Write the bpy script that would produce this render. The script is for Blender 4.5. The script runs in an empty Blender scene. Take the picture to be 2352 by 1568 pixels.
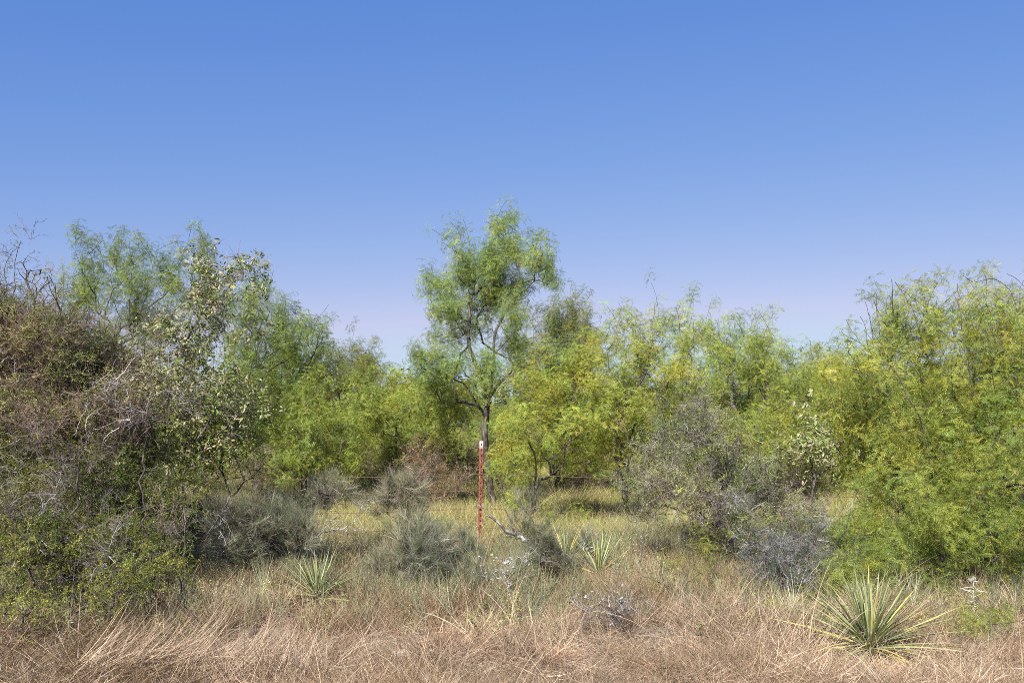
import bpy, math, time
import numpy as np
from mathutils import Vector
T0 = time.time()
sc = bpy.context.scene
COL = sc.collection
rng = np.random.default_rng(11)
pi = math.pi

# ------------------------------------------------------------------ camera
EYE, FL, CX, HY = 1.6, 2286.0, 1176.0, 965.0      # photograph measured in a 2352 x 1568 grid
cam = bpy.data.cameras.new('camera'); camo = bpy.data.objects.new('camera', cam); COL.objects.link(camo)
camo.location = (0, 0, EYE); camo.rotation_euler = (pi/2, 0, 0)
cam.sensor_width = 36; cam.lens = 36*FL/2352
cam.shift_y = (HY-784)/2352
cam.clip_start = 0.1; cam.clip_end = 5000
sc.camera = camo
sc.render.resolution_x, sc.render.resolution_y = 1024, 682

# ------------------------------------------------------------------ light
SUN_EL, SUN_AZ = 41.0, -158.0       # azimuth measured clockwise from +Y (view direction)
w = bpy.data.worlds.new('World'); sc.world = w; w.use_nodes = True
nt = w.node_tree; nt.nodes.clear()
N = nt.nodes.new
out = N('ShaderNodeOutputWorld'); bg = N('ShaderNodeBackground'); sky = N('ShaderNodeTexSky')
sky.sky_type = 'NISHITA'; sky.sun_disc = False
sky.sun_elevation = math.radians(SUN_EL); sky.sun_rotation = math.radians(SUN_AZ)
sky.altitude = 600; sky.air_density = 1.0; sky.dust_density = 0.4; sky.ozone_density = 3.0
tc = N('ShaderNodeTexCoord'); 
hs = N('ShaderNodeHueSaturation'); hs.inputs['Hue'].default_value = 0.5; hs.inputs['Saturation'].default_value = 1.0
gm = N('ShaderNodeMix'); gm.data_type = 'RGBA'; gm.blend_type = 'MULTIPLY'; gm.inputs[0].default_value = 1.0
gm.inputs[7].default_value = (0.86, 0.95, 1.10, 1)
nt.links.new(sky.outputs[0], hs.inputs['Color']); nt.links.new(hs.outputs[0], gm.inputs[6])
# faint thin cloud low over the horizon
mp = N('ShaderNodeMapping'); mp.inputs['Scale'].default_value = (3, 3, 26)
ns = N('ShaderNodeTexNoise'); ns.inputs['Scale'].default_value = 1.3; ns.inputs['Detail'].default_value = 5
nt.links.new(tc.outputs['Generated'], mp.inputs[0]); nt.links.new(mp.outputs[0], ns.inputs['Vector'])
cr = N('ShaderNodeValToRGB'); cr.color_ramp.elements[0].position = .5; cr.color_ramp.elements[1].position = .75
nt.links.new(ns.outputs[0], cr.inputs[0])
sx = N('ShaderNodeSeparateXYZ'); nt.links.new(tc.outputs['Generated'], sx.inputs[0])
mr = N('ShaderNodeMapRange'); mr.inputs[1].default_value = .03; mr.inputs[2].default_value = .13
mr.inputs[3].default_value = .8; mr.inputs[4].default_value = 0
nt.links.new(sx.outputs[2], mr.inputs[0])
mm = N('ShaderNodeMath'); mm.operation = 'MULTIPLY'; nt.links.new(cr.outputs[0], mm.inputs[0]); nt.links.new(mr.outputs[0], mm.inputs[1])
mc = N('ShaderNodeMix'); mc.data_type = 'RGBA'; mc.inputs[7].default_value = (3.6, 4.2, 5.9, 1)
sp_ = N('ShaderNodeSeparateColor'); cb_ = N('ShaderNodeCombineColor'); nt.links.new(gm.outputs[2], sp_.inputs[0])
for q_, (gam, k_, top_) in enumerate(((1.24, .690, 3.6), (.78, .945, 4.6), (.34, 2.60, 7.))):   # deep blue overhead to pale blue haze low down
    a_ = N('ShaderNodeMath'); a_.operation = 'POWER'; a_.inputs[1].default_value = gam; nt.links.new(sp_.outputs[q_], a_.inputs[0])
    b_ = N('ShaderNodeMath'); b_.operation = 'MULTIPLY'; b_.inputs[1].default_value = k_; nt.links.new(a_.outputs[0], b_.inputs[0])
    c_ = N('ShaderNodeMath'); c_.operation = 'MINIMUM'; c_.inputs[1].default_value = top_; nt.links.new(b_.outputs[0], c_.inputs[0]); nt.links.new(c_.outputs[0], cb_.inputs[q_])
nt.links.new(mm.outputs[0], mc.inputs[0]); nt.links.new(cb_.outputs[0], mc.inputs[6])
nt.links.new(mc.outputs[2], bg.inputs[0]); bg.inputs[1].default_value = 0.085
nt.links.new(bg.outputs[0], out.inputs[0])
sl = bpy.data.lights.new('sun', 'SUN'); sl.energy = 5.0; sl.angle = math.radians(0.53); sl.color = (1.0, 0.95, 0.87)
so = bpy.data.objects.new('sun', sl); COL.objects.link(so)
a, e = math.radians(SUN_AZ), math.radians(SUN_EL)
sd = Vector((math.sin(a)*math.cos(e), math.cos(a)*math.cos(e), math.sin(e)))
so.rotation_euler = sd.to_track_quat('Z', 'Y').to_euler(); so.location = sd*30
sc.view_settings.view_transform = 'Standard'; sc.view_settings.look = 'None'
sc.view_settings.exposure = 0.9; sc.view_settings.gamma = 1.0; sc.view_settings.use_curve_mapping = False
sc.cycles.max_bounces = 6; sc.cycles.diffuse_bounces = 2; sc.cycles.glossy_bounces = 2
sc.cycles.transmission_bounces = 4; sc.cycles.use_denoising = False
sc.cycles.pixel_filter_type = 'BLACKMAN_HARRIS'; sc.cycles.filter_width = 0.9

# ------------------------------------------------------------------ helpers
def P(x, y, Y):                                   # a spot in the photograph at distance Y -> a point in the place
    return np.array([(x-CX)*Y/FL, Y, EYE+(HY-y)*Y/FL])
def nrm(v): return v/np.maximum(np.linalg.norm(v, axis=-1, keepdims=True), 1e-9)
def tag(o, label=None, cat=None, group=None, kind=None):
    if label: o['label'] = label
    if cat: o['category'] = cat
    if group: o['group'] = group
    if kind: o['kind'] = kind
    return o
def empty(name, loc, **k):
    o = bpy.data.objects.new(name, None); o.empty_display_size = .1; o.location = loc; COL.objects.link(o)
    return tag(o, **k)
def mesh(name, V, F, mat=None, smooth=False, attrs=None):
    """V (n,3), F: list of face arrays (m,k) of vertex numbers"""
    me = bpy.data.meshes.new(name); V = np.asarray(V, np.float32)
    F = [f for f in (F if isinstance(F, list) else [F]) if len(f)]
    me.vertices.add(len(V)); me.vertices.foreach_set('co', V.ravel())
    if F:
        loops = np.concatenate([f.ravel() for f in F]).astype(np.int32)
        sizes = np.concatenate([np.full(len(f), f.shape[1]) for f in F])
        st = np.concatenate([[0], np.cumsum(sizes)[:-1]]).astype(np.int32)
        me.loops.add(len(loops)); me.loops.foreach_set('vertex_index', loops)
        me.polygons.add(len(sizes)); me.polygons.foreach_set('loop_start', st)
        me.update(calc_edges=True)
        me.polygons.foreach_set('use_smooth', np.full(len(sizes), smooth, bool))
    for k, v in (attrs or {}).items():
        v = np.asarray(v)
        if v.ndim == 2:
            at = me.attributes.new(k, 'FLOAT_VECTOR', 'POINT'); at.data.foreach_set('vector', v.astype(np.float32).ravel())
        elif v.dtype.kind == 'i':
            at = me.attributes.new(k, 'INT', 'POINT'); at.data.foreach_set('value', v.astype(np.int32))
        else:
            at = me.attributes.new(k, 'FLOAT', 'POINT'); at.data.foreach_set('value', v.astype(np.float32))
    if mat: me.materials.append(mat)
    return me
def obj(name, me, parent=None, loc=None, **k):
    o = bpy.data.objects.new(name, me); COL.objects.link(o)
    if parent is not None: o.parent = parent
    if loc is not None: o.location = loc
    return tag(o, **k)

# ------------------------------------------------------------------ materials
def leaf_mat(name, trans=.35, alt=(.5, .42, .06), alt_at=.93, gloss=.05, rough=.45):
    m = bpy.data.materials.new(name); m.use_nodes = True; t = m.node_tree; t.nodes.clear(); n = t.nodes.new; L = t.links.new
    o = n('ShaderNodeOutputMaterial')
    a = n('ShaderNodeAttribute'); a.attribute_type = 'INSTANCER'; a.attribute_name = 'tint'
    b = n('ShaderNodeAttribute'); b.attribute_type = 'GEOMETRY'; b.attribute_name = 'leafvar'
    mr = n('ShaderNodeMapRange'); mr.inputs[3].default_value = .65; mr.inputs[4].default_value = 1.35
    L(b.outputs['Fac'], mr.inputs[0])
    mul = n('ShaderNodeVectorMath'); mul.operation = 'SCALE'; L(a.outputs['Vector'], mul.inputs[0]); L(mr.outputs[0], mul.inputs['Scale'])
    gt = n('ShaderNodeMath'); gt.operation = 'GREATER_THAN'; gt.inputs[1].default_value = alt_at; L(b.outputs['Fac'], gt.inputs[0])
    mx = n('ShaderNodeMix'); mx.data_type = 'RGBA'; L(gt.outputs[0], mx.inputs[0]); L(mul.outputs[0], mx.inputs[6]); mx.inputs[7].default_value = (*alt, 1)
    d = n('ShaderNodeBsdfDiffuse'); tr = n('ShaderNodeBsdfTranslucent'); g = n('ShaderNodeBsdfGlossy'); g.inputs['Roughness'].default_value = rough
    L(mx.outputs[2], d.inputs[0])
    g.inputs[0].default_value = (.9, .9, .9, 1)
    gm2 = n('ShaderNodeMix'); gm2.data_type = 'RGBA'; gm2.blend_type = 'MULTIPLY'; gm2.inputs[0].default_value = 1
    gm2.inputs[7].default_value = (1.25, 1.15, .55, 1); L(mx.outputs[2], gm2.inputs[6]); L(gm2.outputs[2], tr.inputs[0])
    s1 = n('ShaderNodeMixShader'); s1.inputs[0].default_value = trans; L(d.outputs[0], s1.inputs[1]); L(tr.outputs[0], s1.inputs[2])
    s2 = n('ShaderNodeMixShader'); s2.inputs[0].default_value = gloss; L(s1.outputs[0], s2.inputs[1]); L(g.outputs[0], s2.inputs[2])
    L(s2.outputs[0], o.inputs[0])
    return m
def plain_mat(name, c1, c2, scale=20, rough=.85, bump=.0, stretch=(1, 1, 1), lichen=None, contrast=(.35, .65), random=0):
    m = bpy.data.materials.new(name); m.use_nodes = True; t = m.node_tree; n = t.nodes.new; L = t.links.new
    p = t.nodes['Principled BSDF']; p.inputs['Roughness'].default_value = rough
    p.inputs['Specular IOR Level'].default_value = .25
    tc = n('ShaderNodeTexCoord'); mp = n('ShaderNodeMapping'); mp.inputs['Scale'].default_value = stretch
    L(tc.outputs['Object'], mp.inputs[0])
    no = n('ShaderNodeTexNoise'); no.inputs['Scale'].default_value = scale; no.inputs['Detail'].default_value = 5; L(mp.outputs[0], no.inputs['Vector'])
    r = n('ShaderNodeValToRGB'); r.color_ramp.elements[0].position, r.color_ramp.elements[1].position = contrast
    r.color_ramp.elements[0].color = (*c1, 1); r.color_ramp.elements[1].color = (*c2, 1); L(no.outputs[0], r.inputs[0])
    col = r.outputs[0]
    if lichen:
        n2 = n('ShaderNodeTexNoise'); n2.inputs['Scale'].default_value = lichen[1]; n2.inputs['Detail'].default_value = 4; L(tc.outputs['Object'], n2.inputs['Vector'])
        r2 = n('ShaderNodeValToRGB'); r2.color_ramp.elements[0].position = lichen[2]; r2.color_ramp.elements[1].position = lichen[2]+.06; L(n2.outputs[0], r2.inputs[0])
        mx = n('ShaderNodeMix'); mx.data_type = 'RGBA'; L(r2.outputs[0], mx.inputs[0]); L(col, mx.inputs[6]); mx.inputs[7].default_value = (*lichen[0], 1); col = mx.outputs[2]
    L(col, p.inputs['Base Color'])
    if bump:
        b = n('ShaderNodeBump'); b.inputs['Strength'].default_value = bump; b.inputs['Distance'].default_value = .02; L(no.outputs[0], b.inputs['Height']); L(b.outputs[0], p.inputs['Normal'])
    return m
M = {}
M['mesq'] = leaf_mat('mesquite_leaf', .42, alt=(.50, .43, .08), alt_at=.955, gloss=.015)
M['small'] = leaf_mat('small_leaf', .16, alt=(.36, .22, .10), alt_at=.96, gloss=.015)
M['broad'] = leaf_mat('broad_leaf', .2, alt=(.46, .32, .23), alt_at=.94, gloss=.03)
M['blade'] = leaf_mat('grass_blade', .12, alt=(.48, .38, .26), alt_at=.93, gloss=.01)
M['stem'] = leaf_mat('green_stem', .1, alt=(.3, .24, .16), alt_at=.93, gloss=.01)
M['twig'] = leaf_mat('thin_twig', .0, alt=(.45, .43, .42), alt_at=.9, gloss=.02)
M['bark'] = plain_mat('mesquite_bark', (.03, .024, .021), (.17, .145, .125), 26, .9, .6, (1, 1, .25))
M['bark_grey'] = plain_mat('grey_bark', (.04, .033, .03), (.19, .165, .15), 30, .9, .5, (1, 1, .35))
M['bark_dark'] = plain_mat('dark_bark', (.03, .024, .022), (.13, .105, .095), 30, .9, .5)
M['bark_lichen'] = plain_mat('lichen_bark', (.07, .06, .055), (.26, .24, .22), 30, .9, .6, lichen=((.46, .46, .45), 9, .55))
M['lichen'] = plain_mat('white_lichen', (.22, .22, .215), (.54, .54, .53), 60, .9, .5)
M['ground'] = plain_mat('dry_soil', (.09, .065, .045), (.26, .20, .145), 7, .95, .7)
M['stone'] = plain_mat('pale_stone', (.38, .33, .27), (.62, .55, .47), 14, .9, .5)

# ------------------------------------------------------------------ tubes
def tubes(p0, p1, r0, r1, k, d0=None, d1=None):
    n = len(p0); d = nrm(p1-p0); d0 = d if d0 is None else d0; d1 = d if d1 is None else d1
    ang = np.arange(k)*2*pi/k
    def ring(c, dd, r):
        ref = np.where(np.abs(dd[:, 1:2]) > .9, np.array([[1., 0, 0]]), np.array([[.1, 1., .05]]))
        u = nrm(np.cross(dd, ref)); v = np.cross(dd, u)
        return c[:, None]+r[:, None, None]*(u[:, None]*np.cos(ang)[None, :, None]+v[:, None]*np.sin(ang)[None, :, None])
    V = np.concatenate([ring(p0, d0, r0), ring(p1, d1, r1)], 1).reshape(-1, 3)
    i = np.arange(k); q = np.stack([i, (i+1) % k, (i+1) % k+k, i+k], 1)
    F = (q[None]+(np.arange(n)*2*k)[:, None, None]).reshape(-1, 4)
    return V, F
def join(parts):
    """parts: (V, F or list of F, leafvar array or None) -> one set"""
    Vs, Fs, off, lv = [], {}, 0, []
    for V, F, a in parts:
        for f in (F if isinstance(F, list) else [F]): Fs.setdefault(f.shape[1], []).append(f+off)
        Vs.append(V); off += len(V); lv.append(np.full(len(V), .5) if a is None else a)
    return np.concatenate(Vs), [np.concatenate(f) for f in Fs.values()], np.concatenate(lv)
def poly_tube(pts, rad, k=8, name='tube', mat=None):
    pts = np.asarray(pts, float); rad = np.asarray(rad, float)
    d = nrm(np.diff(pts, axis=0)); dn = nrm(np.concatenate([d[:1], d[:-1]+d[1:], d[-1:]]))
    return tubes(pts[:-1], pts[1:], rad[:-1], rad[1:], k, dn[:-1], dn[1:])
def smooth_line(pts, step=.1, jit=.0, r=rng):
    """Catmull-Rom through pts, columns beyond xyz are carried along"""
    pts = np.asarray(pts, float); q = np.concatenate([2*pts[:1]-pts[1:2], pts, 2*pts[-1:]-pts[-2:-1]]); o = []
    for i in range(1, len(q)-2):
        n = max(2, int(np.linalg.norm(q[i+1, :3]-q[i, :3])/step)); t = np.linspace(0, 1, n, endpoint=False)[:, None]
        o.append(.5*(2*q[i]+(q[i+1]-q[i-1])*t+(2*q[i-1]-5*q[i]+4*q[i+1]-q[i+2])*t*t+(-q[i-1]+3*q[i]-3*q[i+1]+q[i+2])*t**3))
    o.append(q[-2:-1]); o = np.concatenate(o)
    if jit: o[1:-1, :3] += r.normal(0, jit, (len(o)-2, 3))
    return o

# ------------------------------------------------------------------ leaf sprigs, blades and the like (sources for the leaf masses)
def diamonds(c, d, s, L, W, fold=0.):
    """flat leaves: c base, d length direction, s side direction; two triangles sharing the midrib"""
    d = nrm(d); s = nrm(s); n = np.cross(d, s); L = L[:, None]; W = W[:, None]
    V = np.stack([c, c+d*L*.45+s*W*.5+n*W*fold, c+d*L, c+d*L*.45-s*W*.5+n*W*fold], 1).reshape(-1, 3)
    b = np.arange(len(c))[:, None]*4
    F = np.concatenate([b+np.array([[0, 1, 2]]), b+np.array([[0, 2, 3]])])
    return V, F
def ovals(c, d, s, L, W, fold=.15, curl=.15):
    """rounder leaves, three cross-rows, folded along the midrib and curled down"""
    d = nrm(d); s = nrm(s); n = np.cross(d, s); L = L[:, None]; W = W[:, None]
    r = []
    for t, wd in ((.0, 0), (.3, .48), (.65, .42), (1., 0)):
        mid = c+d*L*t-n*L*curl*t*t
        if wd: r += [mid+s*W*wd+n*W*fold, mid, mid-s*W*wd+n*W*fold]
        else: r += [mid]
    V = np.stack(r, 1).reshape(-1, 3); b = np.arange(len(c))[:, None]*8      # 0 | 1 2 3 | 4 5 6 | 7
    t = [b+np.array([x]) for x in ([0, 1, 2], [0, 2, 3], [7, 5, 4], [7, 6, 5])]
    q = [b+np.array([x]) for x in ([1, 4, 5, 2], [2, 5, 6, 3])]
    return V, [np.concatenate(t), np.concatenate(q)]
def blades(c, d0, d1, L, W, seg=3):
    """thin strips bending from direction d0 to d1"""
    n = len(c); pts = [c]; p = c
    for i in range(seg):
        t = (i+.5)/seg; p = p+nrm(d0*(1-t)+d1*t)*(L/seg)[:, None]; pts.append(p)
    s = nrm(np.cross(d0, rng.normal(size=(n, 3)))); rows = []
    for i, q in enumerate(pts[:-1]):
        wd = W[:, None]*(1-.75*(i/seg))*.5; rows += [q-s*wd, q+s*wd]
    rows.append(pts[-1]); V = np.stack(rows, 1).reshape(-1, 3); k = 2*seg+1; b = np.arange(n)[:, None]*k
    q = np.concatenate([b+np.array([[2*i, 2*i+1, 2*i+3, 2*i+2]]) for i in range(seg-1)]); t = b+np.array([[2*seg-2, 2*seg-1, 2*seg]])
    return V, [q, t], k
def rdir(n, zmin=-1, zmax=1, r=rng):
    z = r.uniform(zmin, zmax, n); a = r.uniform(0, 2*pi, n); s = np.sqrt(1-z*z)
    return np.stack([s*np.cos(a), s*np.sin(a), z], 1)
UP = np.array([0, 0, 1.])

def sprig_mesquite(seed, length=.20, nleaf=6, pods=0):
    r = np.random.default_rng(seed); parts = []
    z = np.linspace(.01, length, nleaf); bend = r.normal(0, .12, 2)
    stem = np.stack([bend[0]*z, bend[1]*z, z], 1)
    V, F = tubes(stem[:-1], stem[1:], np.full(nleaf-1, .0016), np.full(nleaf-1, .0012), 3); parts.append((V, F, np.full(len(V), .2)))
    yaw = r.uniform(0, 6.28)
    for i in range(nleaf):
        yaw += 2.4+r.normal(0, .3); o = np.array([math.cos(yaw), math.sin(yaw), r.uniform(-.4, .9)]); o /= np.linalg.norm(o)
        pet = stem[i]+o*r.uniform(.02, .04)
        for sgn in (-1, 1):
            side = np.cross(o, UP); side /= np.linalg.norm(side)
            pd = o+side*sgn*.5; pd /= np.linalg.norm(pd)
            n = r.integers(7, 10); Lp = r.uniform(.075, .12); t = np.linspace(.12, 1, n)[:, None]
            droop = r.uniform(.2, .8)
            ra = pet+pd*Lp*t-UP*Lp*droop*t*t
            tan = nrm(pd-UP*droop*2*t)
            sd_ = nrm(np.cross(tan, UP+r.normal(0, .25, 3)))
            V, F = tubes(np.array([stem[i], pet]), np.array([pet, ra[-1]]), np.full(2, .0009), np.full(2, .0006), 3); parts.append((V, F, np.full(len(V), .6)))
            lv0 = r.uniform(0, 1)
            for s2 in (-1, 1):
                dd = sd_*s2+tan*.9-UP*.3+r.normal(0, .14, (n, 3))
                Ls = r.uniform(.028, .046, n)*(1-.3*t[:, 0]); nn = nrm(np.cross(dd, tan+r.normal(0, .3, (n, 3))))
                V, F = diamonds(ra, dd, np.cross(nn, nrm(dd)), Ls, np.full(n, .0044))
                lv = np.clip(.55*lv0+.4*r.uniform(0, 1, n), 0, .94)
                if lv0 > .955: lv = np.full(n, .97)
                parts.append((V, F, np.repeat(lv, 4)))
    return join(parts)
def sprig_small(seed, length=.14, nleaf=26, ls=(.010, .02), wide=.55, spread=.035, twigcol=.3):
    """twiggy bit with side twigs and small oval leaves"""
    r = np.random.default_rng(seed); parts = []; nodes = []
    p = np.zeros(3); d = UP.copy(); main = [p]
    for i in range(5):
        d = nrm(d+r.normal(0, .25, 3)); p = p+d*length/5; main.append(p)
    main = np.array(main)
    V, F = tubes(main[:-1], main[1:], np.linspace(.0018, .001, 5), np.linspace(.0015, .0008, 5), 3); parts.append((V, F, np.full(len(V), twigcol)))
    for i in range(1, 6):
        for _ in range(2):
            dd = nrm(rdir(1, -.2, .8, r)[0]); q = main[i]+dd*r.uniform(.02, spread*2)
            V, F = tubes(main[i][None], q[None], np.array([.0011]), np.array([.0006]), 3); parts.append((V, F, np.full(len(V), twigcol)))
            nodes.append((main[i], q))
    nodes = nodes+[(main[i], main[i+1]) for i in range(5)]
    idx = r.integers(0, len(nodes), nleaf); t = r.uniform(.2, 1, nleaf)[:, None]
    a0 = np.array([nodes[i][0] for i in idx]); a1 = np.array([nodes[i][1] for i in idx]); c = a0+(a1-a0)*t
    if nleaf:
        dd = rdir(nleaf, -.5, .9, r); s = np.cross(dd, rdir(nleaf, -1, 1, r)); L = r.uniform(*ls, nleaf)
        V, F = diamonds(c, dd, s, L, L*wide, .1); parts.append((V, F, np.repeat(r.uniform(0, 1, nleaf), 4)))
    return join(parts)
def sprig_broad(seed, length=.2, nleaf=9, ls=(.03, .052)):
    r = np.random.default_rng(seed); parts = []; p = np.zeros(3); d = UP.copy(); main = [p]
    for i in range(5):
        d = nrm(d+r.normal(0, .2, 3)); p = p+d*length/5; main.append(p)
    main = np.array(main); V, F = tubes(main[:-1], main[1:], np.linspace(.002, .0012, 5), np.linspace(.0018, .001, 5), 3); parts.append((V, F, np.full(len(V), .3)))
    i = r.integers(1, 6, nleaf); az = r.uniform(0, 6.28, nleaf)
    o = np.stack([np.cos(az), np.sin(az), r.uniform(-.6, .4, nleaf)], 1); c = main[i]+nrm(o)*.012
    L = r.uniform(*ls, nleaf); s = np.cross(o, UP+r.normal(0, .6, (nleaf, 3)))
    V, F = ovals(c, nrm(o)-UP*.35, s, L, L*r.uniform(.4, .55, nleaf), .2, .2); parts.append((V, F, np.repeat(r.uniform(0, 1, nleaf), 8)))
    return join(parts)
def sprig_broom(seed, length=.28, n=26, spread=.35):
    r = np.random.default_rng(seed)
    c = r.normal(0, .012, (n, 3)); c[:, 2] = r.uniform(0, .1, n)
    d0 = nrm(UP+r.normal(0, spread, (n, 3))*[1, 1, .3]); d1 = nrm(d0+r.normal(0, .25, (n, 3))+UP*.3)
    L = r.uniform(.5, 1, n)*length; V, F, k = blades(c, d0, d1, L, np.full(n, .0032), 3)
    parts = [(V, F, np.repeat(r.uniform(0, 1, n), k))]
    return join(parts)
def sprig_grass(seed, length=.35, n=34, lean=.35, droop=.5, width=.003, heads=False, base=.03, seg=4):
    r = np.random.default_rng(seed)
    c = r.normal(0, base, (n, 3)); c[:, 2] = -.02
    d0 = nrm(UP+r.normal(0, lean, (n, 3))*[1, 1, .2]); o = d0*[1, 1, 0]; d1 = nrm(d0+nrm(o+1e-5)*droop*r.uniform(0, 1.8, (n, 1))-UP*droop*r.uniform(0, 1.4, (n, 1)))
    L = r.uniform(.35, 1, n)*length; V, F, k = blades(c, d0, d1, L, r.uniform(.6, 1.3, n)*width, seg)
    parts = [(V, F, np.repeat(r.uniform(0, 1, n), k))]
    if heads:
        tips = V.reshape(n, k, 3)[:, -1]; pre = V.reshape(n, k, 3)[:, -3]; m = 4; hs_ = r.random(n) < .3; tips = tips[hs_]; pre = pre[hs_]; n = len(tips)
        for j in range(m):
            t = -.05*j/m*1.5; cc = tips+nrm(tips-pre)*t+r.normal(0, .003, (n, 3)); dd = rdir(n, -.2, 1, r)
            V2, F2 = diamonds(cc, dd, np.cross(dd, rdir(n, -1, 1, r)), np.full(n, .011), np.full(n, .004)); parts.append((V2, F2, np.repeat(r.uniform(.4, 1, n), 4)))
    return join(parts)
def sprig_thatch(seed, n=60, size=.2, width=.0042):
    r = np.random.default_rng(seed); c = r.uniform(-size/2, size/2, (n, 3)); c[:, 2] = r.uniform(0, .05, n)
    d0 = nrm(rdir(n, -.05, .55, r)); d1 = nrm(d0+r.normal(0, .35, (n, 3))-UP*.15); L = r.uniform(.1, .3, n)
    V, F, k = blades(c, d0, d1, L, r.uniform(.5, 1.3, n)*width, 3)
    return join([(V, F, np.repeat(r.uniform(0, 1, n), k))])
def sprig_tangle(seed, size=.28, n=9, forks=3, rad=.0022):
    """thorny bare twigs, each forking"""
    r = np.random.default_rng(seed); parts = []
    for i in range(n):
        p = r.uniform(-.25, .25, 3)*size; d = rdir(1, -.3, 1, r)[0]; L = size*r.uniform(.5, 1)
        pts = [p]
        for k in range(5):
            d = nrm(d+r.normal(0, .28, 3)); p = p+d*L/5; pts.append(p)
        pts = np.array(pts); ra = np.linspace(rad, rad*.45, 6)*r.uniform(.6, 1.2); lvv = r.uniform(0, 1)
        V, F = tubes(pts[:-1], pts[1:], ra[:-1], ra[1:], 3); parts.append((V, F, np.full(len(V), lvv)))
        for k in range(1, 6):
            for _ in range(forks):
                if r.random() < .6:
                    dd = nrm(d+rdir(1, -1, 1, r)[0]*1.3); q = pts[k]+dd*r.uniform(.015, .07)
                    V, F = tubes(pts[k][None], q[None], np.array([rad*.45]), np.array([rad*.2]), 3); parts.append((V, F, np.full(len(V), lvv)))
    return join(parts)

SRC = {}
def source(key, fn, mats, seeds):
    obs = []
    for s in seeds:
        V, F, lv = fn(s); me = mesh(key, V, F, M[mats], attrs={'leafvar': lv}); obs.append(bpy.data.objects.new('source_'+key, me))
    g = bpy.data.node_groups.new('scatter_'+key, 'GeometryNodeTree')
    g.interface.new_socket('Geometry', in_out='INPUT', socket_type='NodeSocketGeometry'); g.interface.new_socket('Geometry', in_out='OUTPUT', socket_type='NodeSocketGeometry')
    n = g.nodes.new; L = g.links.new; gi = n('NodeGroupInput'); go = n('NodeGroupOutput'); ip = n('GeometryNodeInstanceOnPoints')
    jn = n('GeometryNodeJoinGeometry')
    for o in obs:
        oi = n('GeometryNodeObjectInfo'); oi.inputs['Object'].default_value = o; oi.inputs['As Instance'].default_value = False
        ti = n('GeometryNodeGeometryToInstance'); L(oi.outputs['Geometry'], ti.inputs[0]); L(ti.outputs[0], jn.inputs[0])
    def attr(nm, ty):
        a = n('GeometryNodeInputNamedAttribute'); a.data_type = ty; a.inputs['Name'].default_value = nm
        return [s for s in a.outputs if s.enabled and s.name == 'Attribute'][0]
    er = n('FunctionNodeEulerToRotation'); L(attr('rot', 'FLOAT_VECTOR'), er.inputs[0])
    L(gi.outputs[0], ip.inputs['Points']); L(jn.outputs[0], ip.inputs['Instance']); ip.inputs['Pick Instance'].default_value = True
    L(attr('pick', 'INT'), ip.inputs['Instance Index']); L(er.outputs[0], ip.inputs['Rotation']); L(attr('size', 'FLOAT'), ip.inputs['Scale'])
    L(ip.outputs[0], go.inputs[0]); SRC[key] = (g, len(obs))
source('mesquite', lambda s: sprig_mesquite(s), 'mesq', range(6))
source('small', lambda s: sprig_small(s), 'small', range(10, 15))
source('tiny', lambda s: sprig_small(s, .12, 34, (.006, .013), .5), 'small', range(20, 25))
source('broad', lambda s: sprig_broad(s), 'broad', range(30, 35))
source('broom', lambda s: sprig_broom(s), 'stem', range(40, 44))
source('twigs', lambda s: sprig_tangle(s), 'twig', range(50, 55))
source('fine_grass', lambda s: sprig_grass(s, .38, 34, .32, .4, .0036, True), 'blade', range(60, 64))
source('long_grass', lambda s: sprig_grass(s, .66, 22, .5, .9, .0038, False, .04, 6), 'blade', range(64, 68))
source('green_grass', lambda s: sprig_grass(s, .4, 40, .35, .6, .0045, False, .06), 'blade', range(68, 72))
source('combed', lambda s: sprig_grass(s, .70, 14, .17, .35, .0036, False, .05, 6), 'blade', range(100, 104))
source('stalks', lambda s: sprig_grass(s, .85, 3, .45, .7, .0046, False, .05, 7), 'blade', range(90, 96))
source('thatch', lambda s: sprig_thatch(s), 'blade', range(72, 76))
source('far_leaf', lambda s: sprig_small(s, .5, 90, (.06, .12), .35, .16), 'mesq', range(80, 84))

def eul(d, r):
    """rotation taking +Z to d with a random spin"""
    d = nrm(d); n = len(d); u = nrm(np.cross(d, r.normal(size=(n, 3)))); v = np.cross(d, u)
    # columns u v d
    return np.stack([np.arctan2(v[:, 2], d[:, 2]), -np.arcsin(np.clip(u[:, 2], -1, 1)), np.arctan2(u[:, 1], u[:, 0])], 1)
NINST = [0]
def scatter(name, key, pts, dirs, size, tint, parent=None, r=rng, **k):
    g, nv = SRC[key]; n = len(pts); NINST[0] += n
    me = mesh(name, pts, [], None, attrs={'rot': eul(dirs, r), 'size': size, 'tint': tint, 'pick': r.integers(0, nv, n).astype(np.int32)})
    o = obj(name, me, parent, **k); o['kind'] = 'stuff'
    md = o.modifiers.new('scatter', 'NODES'); md.node_group = g
    return o
def tints(n, cols, r, var=.18, wts=None):
    c = np.array(cols)[r.choice(len(cols), n, p=wts)]
    return c*np.exp(r.normal(0, var, (n, 1)))*np.array([.95, .93, .95])

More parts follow.
